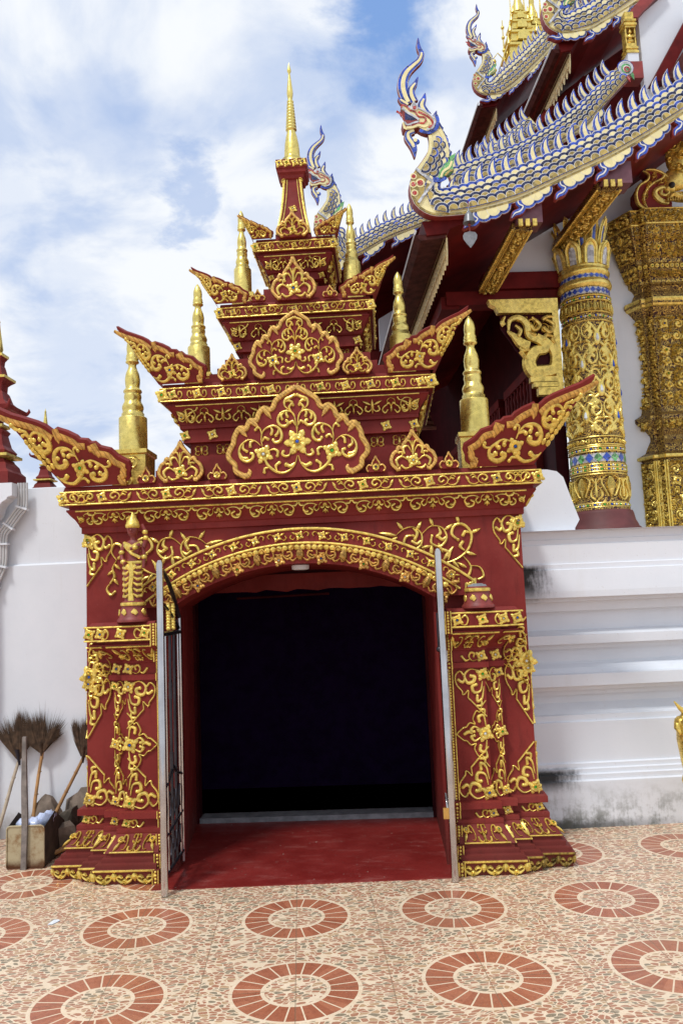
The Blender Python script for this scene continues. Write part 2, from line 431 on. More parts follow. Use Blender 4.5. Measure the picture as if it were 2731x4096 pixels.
def wall_grime(k, xyz, v):
    n1 = k.noise(v, 5, 6, .7)
    foot = k.ss(k.math('ADD', xyz[2], k.math('MULTIPLY', n1, -.25)), -.06, .10, 1, 0)
    drip = k.math('MULTIPLY', k.ss(xyz[2], 1.7, 2.5), k.ss(k.noise(k.map(v, (20, 20, 1.2)), 1.4, 5, .6), .60, .78))
    return [(k.math('MULTIPLY', foot, .6), (.16, .13, .10)), (k.math('MULTIPLY', drip, .22), (.35, .33, .31))]
def pavement_tiles():
    k = NT('pavement_tiles', .34, 0, .5); xyz = k.sep(k.co())
    x, y = xyz[0], xyz[1]; P = .8
    def cell(a, p): return k.math('MULTIPLY', k.math('SUBTRACT', k.math('FRACT', k.math('ADD', k.math('DIVIDE', a, p), .5)), .5), p)
    fx, fy = cell(x, P), cell(y, P)
    r = k.math('SQRT', k.math('ADD', k.math('MULTIPLY', fx, fx), k.math('MULTIPLY', fy, fy)))
    v2 = k.comb(x, y, 0); wob = k.noise(v2, 2.6, 2, .5, 0, 1)
    q = k.n('ShaderNodeVectorMath', operation='MULTIPLY_ADD'); k.l(wob, q.inputs[0]); q.inputs[1].default_value = (.16, .16, 0); k.l(v2, q.inputs[2])
    pv = k.map(q.outputs[0], (1, 1.75, 1), rot=(0, 0, .5))
    edge = k.voro(pv, 29, 'DISTANCE_TO_EDGE'); rnd = k.sep(k.voro(pv, 29, 'F1', 'Color'))
    f1 = k.voro(pv, 29, 'F1'); stone = k.math('MULTIPLY', k.ss(edge, .055, .095), k.ss(f1, .60, .70, 1, 0))
    c1 = k.mix(k.ss(rnd[0], .30, .34), (.20, .17, .115), (.40, .145, .08)); c1 = k.mix(k.ss(rnd[1], .80, .84), c1, (.48, .29, .15))
    c1 = k.mix(k.math('MULTIPLY', k.ss(k.noise(v2, 160, 3), .4, .75), .35), c1, (.56, .40, .26))
    cream = k.mix(k.ss(k.noise(v2, 26, 4), .3, .7), (.79, .62, .43), (.87, .71, .52))
    base = k.mix(k.math('MULTIPLY', stone, .92), cream, c1)
    ring = k.math('MULTIPLY', k.ss(r, .1435, .1455), k.ss(r, .2585, .2605, 1, 0))
    halo = k.math('MULTIPLY', k.ss(r, .126, .130), k.ss(r, .274, .278, 1, 0))
    ang = k.math('MULTIPLY', k.math('ADD', k.math('ARCTAN2', fy, fx), 6.2832), 20/6.28319)
    seg = k.math('ABSOLUTE', k.math('SUBTRACT', k.math('FRACT', ang), .5)); 
    spoke = k.math('MULTIPLY', k.math('MULTIPLY', seg, r), 6.28319/20)
    plate = k.math('MULTIPLY', ring, k.ss(spoke, .0026, .0040))
    tone = k.n('ShaderNodeTexWhiteNoise', noise_dimensions='3D')
    k.l(k.comb(k.math('FLOOR', ang), k.math('FLOOR', k.math('ADD', k.math('DIVIDE', x, P), .5)), k.math('FLOOR', k.math('ADD', k.math('DIVIDE', y, P), .5))), tone.inputs['Vector'])
    terra = k.mix(tone.outputs[0], (.37, .115, .06), (.50, .185, .10))
    terra = k.mix(k.math('MULTIPLY', k.ss(k.noise(v2, 34, 6, .7), .45, .75), .6), terra, (.20, .06, .035))
    terra = k.mix(k.math('MULTIPLY', k.ss(k.noise(v2, 90, 4, .7), .56, .72), .5), terra, (.58, .33, .21))
    c = k.mix(halo, base, cream); c = k.mix(plate, c, terra)
    jx = k.math('ABSOLUTE', cell(x, .4)); jy = k.math('ABSOLUTE', cell(y, .4))
    joint = k.ss(k.math('MINIMUM', jx, jy), .0012, .0032, 1, 0)
    c = k.mix(k.math('MULTIPLY', joint, .6), c, (.20, .145, .09))
    wear = k.ss(k.noise(v2, 1.1, 6, .65), .42, .75); c = k.mix(k.math('MULTIPLY', wear, .22), c, (.34, .26, .18))
    mud = k.math('MULTIPLY', k.ss(k.noise(v2, 2.3, 6, .7), .40, .62), k.math('MULTIPLY', k.ss(x, -1.6, -.9, 1, 0), k.ss(y, .9, 1.25)))
    c = k.mix(k.math('MULTIPLY', mud, .75), c, (.17, .085, .04))
    k.base(c); k.rough(k.ss(k.noise(v2, 5, 6, .65), .3, .7, .25, .5))
    h = k.math('SUBTRACT', k.math('MULTIPLY', stone, .25), joint); k.bump(h, .25, .003); return k.m
def mosaic(name, col, var, rough=.16, cell=26, grout=(.72, .68, .58), gw=.03):
    k = NT(name, rough, 0, .6); v = k.co()
    e = k.voro(v, cell, 'DISTANCE_TO_EDGE'); r = k.sep(k.voro(v, cell, 'F1', 'Color'))
    dk = tuple(c*(1-var) for c in col); lt = tuple(min(1, c*(1+var*.9)) for c in col)
    c = k.mix(r[0], dk, lt); c = k.mix(k.ss(e, gw*.6, gw, 1, 0), c, grout)
    k.base(c); k.bump(r[1], .15, .004); return k.m
def red_floor_paint():
    k = NT('red_floor_paint', .42, 0, .4); v = k.co(); xyz = k.sep(v)
    c = k.mix(k.ss(k.noise(v, 2.2, 6, .65), .3, .7), (.175, .014, .012), (.245, .026, .022))
    c = k.mix(k.math('MULTIPLY', k.ss(k.noise(k.map(v, (1, 2.6, 1)), 4, 8, .72), .50, .72), .55), c, (.33, .115, .10))
    c = k.mix(k.ss(k.noise(v, 42, 3, .6), .70, .73), c, (.50, .38, .33))
    k.base(c); k.rough(k.ss(k.noise(v, 4, 5), .3, .7, .3, .55)); k.bump(k.noise(v, 30, 4), .15, .004); return k.m
def gilt_lacquer():
    k = NT('gilt_on_lacquer', .4, 0, .4); v = k.co(); w = k.n('ShaderNodeVectorMath', operation='MULTIPLY_ADD')
    k.l(k.noise(v, 14, 2, .5, 0, 1), w.inputs[0]); w.inputs[1].default_value = (.06, .06, .06); k.l(v, w.inputs[2])
    e = k.voro(w.outputs[0], 34, 'F1'); f = k.math('ABSOLUTE', k.math('SUBTRACT', k.math('FRACT', k.math('MULTIPLY', e, 3.1)), .5))
    m = k.ss(f, .25, .36); c = k.mix(m, (.045, .009, .009), (.74, .50, .12)); k.base(c)
    k.put(k.b.inputs['Metallic'], k.math('MULTIPLY', m, .7)); k.bump(m, .8, .006); return k.m
M = dict(
    red=burgundy(),
    gold=goldpaint('gilded_stucco', (.93, .69, .15), .27, .56, .42),
    goldb=goldpaint('ochre_gilded_border', (.80, .47, .11), .36, .42, .45, True, True),
    leafgold=goldpaint('smooth_gold_paint', (.86, .68, .19), .28, .82, .22, False),
    oldgold=goldpaint('carved_gold', (.92, .66, .15), .25, .62, .50),
    lacgold=goldpaint('gilded_lacquer', (.94, .72, .18), .24, .66, .36),
    gemb=simple('blue_gem', (.02, .09, .55), .08, 0, .2), gemg=simple('green_gem', (.06, .42, .06), .08, 0, .2), gemw=simple('clear_gem', (.72, .76, .78), .06, 0, .1),
    gemr=simple('red_gem', (.55, .03, .03), .08, 0, .2),
    white=white_plaster('white_plaster_mould', gateway_mould), wall=white_plaster('white_wall_plaster', wall_grime),
    plain=white_plaster('white_plaster', lambda k, x, v: []),
    pave=pavement_tiles(), floor=red_floor_paint(),
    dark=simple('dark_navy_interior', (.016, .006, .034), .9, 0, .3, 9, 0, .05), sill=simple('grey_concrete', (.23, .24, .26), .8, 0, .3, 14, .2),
    steel=simple('polished_steel', (.56, .54, .53), .13, 1, .18, 5), blacksteel=simple('dark_steel', (.045, .042, .05), .28, .6, .3, 7),
    brass=simple('brass', (.72, .46, .14), .3, .9, .2),
    wood=simple('grey_weathered_wood', (.22, .19, .17), .8, 0, .4, 16, .4), bamboo=simple('bamboo', (.42, .22, .075), .45, 0, .3, 12), palebamboo=simple('pale_bamboo', (.46, .38, .28), .6, 0, .25, 14),
    bristle=simple('broom_grass', (.085, .048, .026), .85, 0, .5, 30), bind=simple('broom_binding', (.018, .014, .024), .7, 0, .3),
    rock=simple('brown_stone', (.20, .155, .12), .9, 0, .45, 9, .6, .3, 25), rockd=simple('dark_stone', (.075, .06, .045), .9, 0, .4, 9, .6, .3, 25),
    bag=simple('plastic_bag', (.58, .66, .88), .25, 0, .15, 8), conduit=simple('grey_conduit', (.56, .56, .56), .45, 0, .15, 6), 
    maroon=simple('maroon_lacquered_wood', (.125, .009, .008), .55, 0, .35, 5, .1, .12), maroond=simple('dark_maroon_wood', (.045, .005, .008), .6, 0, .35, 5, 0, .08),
    lac=simple('dark_lacquer', (.055, .012, .012), .4, 0, .4, 9), brown=simple('brown_eave_board', (.085, .026, .022), .65, 0, .45, 14, .2, .1), palegold=goldpaint('pale_gold_fringe', (.86, .72, .38), .42, .25, .35), gilt=gilt_lacquer(), rtile=simple('red_roof_tile', (.20, .055, .028), .6, 0, .4, 12, .3),
    cream=mosaic('cream_mosaic', (.86, .76, .38), .08, .25, 22, (.70, .63, .42), .014), blue=mosaic('blue_mosaic', (.022, .065, .40), .62, .12, 34, (.30, .34, .5), .016), navy=mosaic('navy_mosaic', (.012, .022, .10), .5, .12, 30, (.25, .25, .3), .012),
    amber=mosaic('amber_mosaic', (.40, .29, .07), .5, .15, 30, (.5, .45, .28), .02), silver=mosaic('silver_mosaic', (.50, .52, .55), .45, .1, 40, (.5, .5, .5), .03), tred=mosaic('red_mosaic', (.45, .03, .025), .35, .15, 34, (.55, .40, .36), .03),
    tgreen=mosaic('green_mosaic', (.10, .36, .11), .5, .14, 34, (.55, .60, .45), .03), grout=simple('white_grout', (.80, .78, .70), .7, 0, .12),
    backred=simple('red_oxide_paint', (.27, .035, .03), .5, 0, .3), bronze=simple('grey_bronze', (.21, .22, .23), .4, .5, .3), tin=None, leafg=simple('green_leaf', (.07, .22, .035), .5, 0, .5), deep=simple('dull_purple_paint', (.16, .06, .08), .5, 0, .3),  # deep: dull purple paint, the purlin ends' own colour
    trunk=simple('tree_bark', (.12, .09, .06), .9, 0, .4), skin=simple('burgundy_statue_paint', (.23, .035, .03), .5, 0, .25, 20), blk=simple('black_rubber', (.015, .015, .015), .6))
def tin_plate():
    k = NT('rusty_tin_plate', .45, .35, .4); v = k.co(); xyz = k.sep(v)
    n = k.noise(v, 11, 7, .7); edge = k.ss(k.math('ADD', xyz[2], k.math('MULTIPLY', n, -.07)), -.03, .04, 1, 0)
    c = k.mix(k.ss(n, .42, .70), (.48, .42, .27), (.24, .12, .04)); c = k.mix(edge, c, (.10, .035, .012))
    k.base(c); k.bump(n, .2, .004); return k.m
M['tin'] = tin_plate(); M['pedred'] = simple('brownish_red_plaster', (.135, .034, .034), .6, 0, .25, 6, .1)
GOLD4 = [M['gold'], M['gemb'], M['gemg'], M['gemw']]
GOLDB4 = [M['goldb'], M['gemb'], M['gemg'], M['gemw']]
OLD4 = [M['oldgold'], M['gemb'], M['gemg'], M['gemw']]
LAC4 = [M['lacgold'], M['gemb'], M['gemg'], M['gemw']]
# ------------------------------------------------------------------ motifs
PI = math.pi
def ring(r0, a0, a1, n=6, cx=0, cy=0): return [(cx+r0*math.cos(a0+(a1-a0)*i/(n-1)), cy+r0*math.sin(a0+(a1-a0)*i/(n-1))) for i in range(n)]
FRIEZE = Mo().fl(0, 0, .34, 4, 4)                                    # flower between two running scrolls, height about 1
FR = Mo()
FR.c([(.5,-.30),(.85,-.46),(1.25,-.30),(1.38,.10),(1.12,.42),(.80,.34),(.70,.05),(.88,-.14),(1.06,.02)], .17)
FR.c([(1.28,-.18),(1.55,-.42),(1.9,-.40),(2.12,-.12)], .15); FR.leaf(2.05,-.15,1.15,.62,.30)
FR.lobe((1.42,.0),(1.62,.22),(1.80,.16),.17); FR.lobe((1.5,.25),(1.72,.46),(1.9,.36),.15)
FRIEZE.p += FR.mir().p
CAV = Mo()                                                           # hanging palmette between two scrolls
CAV.c([(.16,.50),(.30,.36),(.34,.05),(.50,-.12),(.62,.10),(.52,.28)], .10)
CAV.c([(.42,.30),(.72,.46),(1.05,.40),(1.22,.05),(1.05,-.36),(.78,-.32),(.70,-.05),(.86,.08)], .13)
CAV.lobe((1.2,.1),(1.15,-.12),(.98,-.18),.15); CAV.c([(1.12,.34),(1.32,.36),(1.42,.50)], .14)
CAV.lobe((.0,.30),(.10,.12),(.22,.10),.12); CAV.leaf(.05,-.05,-1.2,.30,.12)
HALFCAV = Mo(); HALFCAV.p = list(CAV.p[1:]); HALFCAV.fl(.28,.0,.2,5)
CAV = CAV.mir(); CAV.leaf(0, .05, -PI/2, .5, .22); CAV.fl(0, .30, .12, 5)
TIER2 = Mo(); TIER2.c([(.38,-.28),(.62,-.40),(.86,-.16),(.80,.22),(.58,.24),(.54,.02)], .15); TIER2 = TIER2.mir(); TIER2.fl(0, 0, .34, 4, 4)
FLEUR = Mo(); FLEUR.c([(.02,-.12),(.22,-.30),(.42,-.20),(.36,.0)], .14); FLEUR.leaf(.10,.12,.45,.52,.18); FLEUR = FLEUR.mir(); FLEUR.leaf(0,-.42,PI/2,.9,.26)
LYRE = Mo(); LYRE.c([(.0,.50),(.20,.38),(.24,.10),(.42,-.04),(.52,-.26),(.36,-.42),(.22,-.26)], .10); LYRE.lobe((.02,.0),(.12,.18),(.22,.12),.12); LYRE = LYRE.mir(); LYRE.leaf(0,-.40,PI/2,.5,.18)
STAR = Mo().fl(0, 0, .34, 4, 4)
ROSE = Mo(); ROSE.c([(.0,-.05),(.22,-.38),(.50,-.28),(.46,.06),(.28,.08)], .15); ROSE.c([(.08,.18),(.26,.44),(.52,.34),(.48,.14)], .13); ROSE = ROSE.mir(); ROSE.leaf(0,-.40,PI/2,.8,.30)
LFLOW = Mo().fl(0, 0, .36, 5, 4)
LF = Mo().c([(.4,-.22),(.75,-.34),(1.0,-.05),(.86,.25),(.62,.18),(.66,-.04)], .17); LF.c([(.95,-.2),(1.25,-.3),(1.5,.0)], .22)
# corner half motifs: x runs away from the pilaster's corner, y downwards from 0 (hanging) ; unit = face width
HANG = Mo().rod([(.02,-1.62),(.30,-1.32),(.52,-1.08),(.62,-.98)], .055)
HANG.st([(.62,-.98),(.60,-.72),(.72,-.84),(.80,-.86),(.82,-.74),(1.0,-.50),(1.02,-.22),(.86,-.06),(.74,-.20)], [.06,.06,.06,.06,.07,.07,.08,.08,.10])
HANG.c([(.10,-.42),(.18,-.75),(.40,-.80),(.46,-.60),(.32,-.54)], .13); HANG.c([(.06,-.60),(.14,-1.0),(.30,-1.10),(.30,-.92)], .12); HANG.lobe((.2,-1.0),(.16,-1.22),(.30,-1.26),.11)
HANG.c([(.20,-.08),(.48,.0),(.70,-.20),(.62,-.46),(.42,-.44),(.36,-.28),(.48,-.24)], .14); HANG.lobe((.68,-.3),(.78,-.44),(.92,-.36),.12)
HANG.fl(.08, -.18, .17, 5, 4)
LOZ = Mo()
for sgn in (1, -1):
    LOZ.st([(.02,sgn*1.02),(.16,sgn*.84),(.24,sgn*.66),(.34,sgn*.70),(.46,sgn*.46),(.40,sgn*.30),(.56,sgn*.34),(.68,sgn*.22),(.80,sgn*.18),(1.0,0)], [.05,.055,.06,.06,.06,.06,.06,.06,.06,.06])
    LOZ.c([(.06,sgn*.2),(.12,sgn*.55),(.28,sgn*.52),(.26,sgn*.38)], .12); LOZ.lobe((.10,sgn*.5),(.08,sgn*.72),(.20,sgn*.74),.10); LOZ.c([(.2,sgn*.08),(.42,sgn*.22),(.54,sgn*.10),(.44,sgn*.06)], .11)
LOZ.fl(.10, 0, .19, 6, 4); LOZ.lobe((.5,0),(.62,.06),(.74,0),.12)
PANEL = Mo().rod([(-1.3,-.5),(1.3,-.5)], .05)                         # lotus skirt panel: fleur between two cusped scrolls
PS = Mo().leaf(0,.1,-PI/2,.62,.24); PS.c([(.03,-.30),(.20,-.46),(.40,-.40),(.44,-.22)], .13); PS.c([(.02,.12),(.16,.0),(.26,.12)], .10); PS.c([(.04,.42),(.20,.46),(.26,.30)], .09)
PANEL2 = Mo(); PANEL2.p += PS.mir().p; PANEL2.st([(0,.1),(0,.3),(0,.46)], [.14,.09,.16])
CSC = Mo().c([(.95,-.34),(.74,-.36),(.62,-.06),(.74,.36),(.95,.40),(.98,.14),(.84,.06)], .10); CSC.fl(1.18,.18,.20,5); CSC.leaf(1.22,.0,-1.0,.55,.24)
PANEL2.p += CSC.mir().p
SWAG = Mo().c([(.42,.30),(.36,-.10),(.16,-.34),(0,-.38)], .22); SWAG.lobe((.38,.05),(.22,.16),(.12,.02),.16); SWAG = SWAG.mir(); SWAG.fl(0,-.34,.17,5); SWAG.leaf(.5,.42,-PI/2,.75,.34); SWAG.leaf(-.5,.42,-PI/2,.75,.34)
# big pediment scrolls (unit = half width)
def P1(pts): return [((x-770)/680, (960-y)/680) for x, y in pts]
BIG = Mo()
BIG.c(P1([(768,565),(782,440),(800,365),(860,335),(925,360),(952,420),(930,470),(880,484),(852,452),(868,430)]), .050)
BIG.c(P1([(790,400),(826,330),(838,300),(806,268),(800,282)]), .045); BIG.c(P1([(826,330),(872,300),(884,262),(868,224),(820,205),(784,184)]), .055); BIG.lobe(*P1([(870,250),(840,238),(812,252)]), .05)
BIG.lobe(*P1([(850,338),(868,360),(858,392)]), .05); BIG.lobe(*P1([(890,350),(918,380),(910,412)]), .05); BIG.lobe(*P1([(785,480),(806,440),(836,452)]), .05)
BIG.c(P1([(775,770),(800,850),(860,912),(930,930),(1000,905),(1060,850),(1085,800)]), .050); BIG.lobe(*P1([(800,835),(840,870),(884,852)]), .07); BIG.lobe(*P1([(975,905),(985,860),(950,830)]), .055); BIG.c(P1([(1040,872),(1090,880),(1098,915)]), .05)
BIG.c(P1([(1108,670),(1118,600),(1104,530),(1060,490),(990,474),(936,510),(918,575),(940,625),(985,636),(1004,608)]), .050)
BIG.lobe(*P1([(950,505),(955,545),(976,568)]), .05); BIG.lobe(*P1([(1030,480),(1008,515),(1020,552)]), .05); BIG.lobe(*P1([(1106,620),(1085,585),(1052,600)]), .05); BIG.c(P1([(1112,560),(1124,500),(1150,484),(1172,504)]), .045)
BIG.c(P1([(1126,660),(1170,615),(1240,597),(1310,640),(1336,710),(1314,780),(1258,806),(1208,780),(1200,738),(1220,728)]), .050)
BIG.lobe(*P1([(1190,608),(1222,625),(1226,662)]), .05); BIG.lobe(*P1([(1290,630),(1296,680),(1262,706)]), .05); BIG.lobe(*P1([(1330,710),(1310,765),(1262,774)]), .055)
BIG.c(P1([(1060,715),(1000,700),(962,722),(968,765)]), .05); BIG.c(P1([(835,700),(850,760),(890,772),(918,750),(908,724)]), .05)
BIG.fl((1100-770)/680, (960-742)/680, .092, 6, 4)
BIG = BIG.mir(); BIG.fl(0, .47, .122, 8, 6); BIG.fl(0, .47, .085, 8)
BIGOUT = [(0,1.294),(.10,1.225),(.19,1.17),(.31,1.08),(.355,.98),(.37,.965),(.46,.993),(.555,.91),(.585,.82),(.655,.83),(.705,.78),(.73,.71),(.82,.727),(.91,.59),(.925,.5),(.955,.45),(1.0,.35),(.985,.25),(.915,.175),(.905,.09),(.84,.03),(.74,-.02)]
SPADE = [(0,1.5),(.14,1.28),(.30,1.10),(.42,.98),(.48,.86),(.56,.90),(.66,.86),(.72,.74),(.86,.66),(.98,.44),(.97,.24),(.86,.10),(.70,-.02)]
SPD = Mo().c([(.05,.62),(.20,.86),(.40,.80),(.38,.62)], .11); SPD.c([(.2,.34),(.48,.50),(.72,.36),(.66,.18)], .12); SPD.lobe((.48,.47),(.46,.64),(.60,.64),.09); SPD.c([(.10,.12),(.34,.06),(.50,.16)], .11); SPD.c([(.03,.8),(.10,1.02),(.20,1.05)], .09)
SPD = SPD.mir(); SPD.st([(0,.5),(0,.8),(0,1.05)], [.10,.12,.04]); SPD.fl(0, .34, .20, 6, 4)
TINY = [(0,1.6),(.22,1.2),(.42,.92),(.46,.66),(.72,.72),(1.0,.42),(.96,.12),(.80,-.02)]
TNY = Mo().fl(0, .42, .34, 5)
def mirrored(h): return [(-x, y) for x, y in h[::-1] if x > 1e-6]+h if abs(h[0][0]) < 1e-6 else h
def full(h): return [(-x, y) for x, y in h[:0:-1]]+h
def inset(line, d):
    out = []
    for i, p in enumerate(line):
        a = line[max(i-1, 0)]; b = line[min(i+1, len(line)-1)]; dx, dy = b[0]-a[0], b[1]-a[1]; l = math.hypot(dx, dy) or 1
        out.append((p[0]+dy/l*d, p[1]-dx/l*d))
    return out

GX = -.03
gate = thing('temple_gate', 'burgundy and gold tiered spire gateway with its metal doors standing open', 'gateway', (GX, 0, 0), off=(0, 0, 0))
RELIEF = .011

# ------------------------------------------------------------------ gate: wall with segmental arch
def arc(apex, R, half, n=25): return [(-half+2*half*i/(n-1), apex-(R-math.sqrt(R*R-(-half+2*half*i/(n-1))**2))) for i in range(n)]
inn = arc(1.838, 1.51, .82)
b = MB()
b.prism([(-1.39,0.0),(-.82,0.0)]+inn+[(.82,0.0),(1.39,0.0),(1.39,2.12),(-1.39,2.12)], .28, .42)
b.box(-1.39,-1.06,.42,1.45,0,2.12); b.box(1.06,1.39,.42,1.45,0,2.12); b.box(-1.06,1.06,.42,1.45,1.95,2.12)
b.box(-1.39,1.39,.30,1.40,2.12,2.386)
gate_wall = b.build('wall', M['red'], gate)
b = MB(); back = [(-.945,0)]+[(-.945+1.76*(x+.82)/1.64, z+.01) for x, z in inn]+[(.815,0)]; fr0 = [(-.82,0)]+inn+[(.82,0)]; n = len(fr0)
b.add([(x,.419,z) for x, z in fr0]+[(x,1.303,z) for x, z in back], [(i+1, i, n+i, n+i+1) for i in range(n-1)]); b.build('passage_vault', M['red'], gate)
# passage behind: vault end, threshold, dark room
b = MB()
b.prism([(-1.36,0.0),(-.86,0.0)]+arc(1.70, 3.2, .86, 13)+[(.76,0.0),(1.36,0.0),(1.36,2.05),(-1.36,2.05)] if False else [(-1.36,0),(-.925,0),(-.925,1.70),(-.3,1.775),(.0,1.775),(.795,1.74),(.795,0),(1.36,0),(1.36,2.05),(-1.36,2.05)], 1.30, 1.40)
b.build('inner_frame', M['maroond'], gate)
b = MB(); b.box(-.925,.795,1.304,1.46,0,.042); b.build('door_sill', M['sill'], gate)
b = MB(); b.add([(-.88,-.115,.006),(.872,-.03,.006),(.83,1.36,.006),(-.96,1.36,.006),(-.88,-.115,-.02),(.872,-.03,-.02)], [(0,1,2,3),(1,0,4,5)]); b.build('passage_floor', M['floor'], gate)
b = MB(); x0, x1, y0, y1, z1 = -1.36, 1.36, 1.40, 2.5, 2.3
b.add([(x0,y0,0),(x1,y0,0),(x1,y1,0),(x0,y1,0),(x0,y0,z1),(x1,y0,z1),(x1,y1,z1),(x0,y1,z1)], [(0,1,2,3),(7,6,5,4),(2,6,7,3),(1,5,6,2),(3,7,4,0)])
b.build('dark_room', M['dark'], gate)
b = MB()                                                              # torn red valance hanging under the inner lintel
edge = [(-.925+1.72*i/22, 1.705-.014*abs(math.sin(i*.9))-.006*math.sin(i*2.3)) for i in range(23)]
b.prism([(-.925,1.82)]+edge+[(.795,1.82)], 1.285, 1.297); b.build('valance', M['red'], gate)
b = MB(); b.tube([(-.6,1.28,1.650),(.1,1.28,1.660)], .010, 8); b.build('curtain_rail', M['maroond'], gate)
b = MB(); b.lathe(-.02, .40, [(.04,1.806),(.055,1.81),(.058,1.835)], 16); b.build('ceiling_lamp', M['plain'], gate)

# ------------------------------------------------------------------ gate: arch band
b = MB(); outer = arc(2.066, 1.74, 1.087, 31)
poly = [(-1.087,1.60)]+outer+[(1.087,1.60),(.824,1.596)]+[(x, z) for x, z in inn[::-1]]+[(-.824,1.596)]
b.prism(poly, .205, .285)
arch = b.build('arch_band', M['red'], gate)
b = MB(); F = front(.205)
def polar(apex, R, half, lift): # map: x along arc length from the crown, y up from the arc
    def f(x, y, n):
        a = x/R; zc = apex-R; r = R+y
        return Vector((r*math.sin(a), .205-lift-n, zc+r*math.cos(a)))
    return f
ro = polar(2.066, 1.74, 1.087, 0)
b2 = MB(); aend = 1.74*math.asin(1.083/1.74)
def arcline(mb, f, y, w, h, L, n=48): strip(mb, [(-L+2*L*i/n, y) for i in range(n+1)], [w]*(n+1), f, h)
arcline(b2, ro, -.010, .018, .010, aend); arcline(b2, ro, -.100, .016, .010, aend-.05)
for sx in (1, -1):
    strip(b2, [(sx*1.078,1.60),(sx*1.078,1.70)], [.016,.016], F, .010); strip(b2, [(sx*1.02,1.60),(sx*1.02,1.672)], [.014,.014], F, .010)
    flower(b2, sx*1.05, 1.655, .022, F, .012, 5, leaves=4)
NF = 15
for i in range(NF):
    x = (i-(NF-1)/2)*.146; sy_ = -.054; fl = 1 if i % 2 else -1
    m = Mo().fl(0, 0, .30, 5, 4); m.c([(.35,.10),(.62,.34),(.88,.18),(.80,-.02)], .13); m.c([(-.35,-.10),(-.62,-.34),(-.88,-.18),(-.80,.02)], .13); m.leaf(-.3,.12,2.7,.5,.25)
    place(b2, m, ro, .013, .068, x, sy_, flip=fl)
b2.build('flower_band', GOLD4, arch)
b3 = MB(); n = 52
for i in range(n):                                                    # row of lotus buds
    x = (i-(n-1)/2)*.0402; y = -.127
    strip(b3, [(x-.018,y),(x-.008,y),(x+.008,y),(x+.018,y)], [.020,.038,.038,.020], ro, .020); gem(b3, x, y+.004, .006, ro, .017, 0)
b3.build('lotus_row', [M['gold']], arch)
b4 = MB()                                                             # vase and scroll frieze along the opening
ri = polar(1.838, 1.51, .82, 0)
m = Mo().c([(.2,.3),(.5,.5),(.9,.36),(1.05,-.05),(.8,-.36),(.5,-.2),(.55,.08),(.75,.08)], .14).c([(1.0,.2),(1.3,.4),(1.6,.2)], .12).leaf(1.2,-.15,.5,.4,.2).lobe((.95,-.1),(.8,-.2),(.62,-.1),.14); m = m.mir()
va = Mo().leaf(0,-.42,PI/2,.9,.62); va.c([(.14,-.2),(.42,-.42),(.62,-.26)], .16); va.c([(.12,.2),(.36,.44),(.52,.26)], .16); va = va.mir()
ff = Mo().fl(0, -.22, .26, 5, 4)
for i in range(-3, 4):
    place(b4, va, ri, .022, .105, i*.262, .062); place(b4, m, ri, .018, .098, i*.262, .066)
    place(b4, ff, ri, .016, .105, (i+.5)*.262, .052)
for sx in (1, -1):
    place(b4, Mo().c([(0,0),(.3,.5),(.1,.9),(-.3,.6),(-.1,.3)], .2).c([(0,0),(.4,-.5),(0,-.9),(-.3,-.5)], .2).leaf(0,0,0,.7,.5), F, .02, .08, sx*.93, 1.68)
b4.build('scroll_frieze', GOLDB4, arch)

# ------------------------------------------------------------------ gate: redented pilasters with their bases and ledges
PLAN = [(.885,.16),(1.10,.16),(1.10,.22),(1.20,.22),(1.20,.28),(1.39,.28),(1.39,1.45)]
BASE = [(.150,0),(.150,.012),(.160,.066),(.166,.072),(.166,.082),(.150,.086),(.150,.108),(.122,.112),(.122,.134),(.100,.138),(.100,.160),(.108,.162),(.072,.215),(.050,.258),(.052,.264),(.052,.284),(.022,.288),(.020,.338),(.048,.341),(.048,.378),(.001,.381),(.001,.40)]
SHAFT = [(0,.38),(0,1.158),(.022,1.160),(.022,1.192),(.006,1.195),(.004,1.262),(.014,1.266),(.014,1.278),(.022,1.282),(.040,1.305),(.075,1.335),(.105,1.365),(.110,1.370),(.110,1.385),(.098,1.388),(.098,1.402),(.132,1.405),(.132,1.497),(.112,1.500),(.10,1.518),(-.02,1.52)]
PP = [(.885,.16),(1.10,.16),(1.10,.22),(1.20,.22),(1.20,.285)]
def capz(mb, plan, prof):                                             # close the inner end towards the doorway
    p, m = miters(plan, False)[0]
    pts = [(p[0], p[1]+m[1]*o, z) for o, z in prof]; k = [(p[0], .29, z) for o, z in prof]
    nn = len(pts); mb.add(pts+k, [(i, i+1, nn+i+1, nn+i) for i in range(nn-1)])
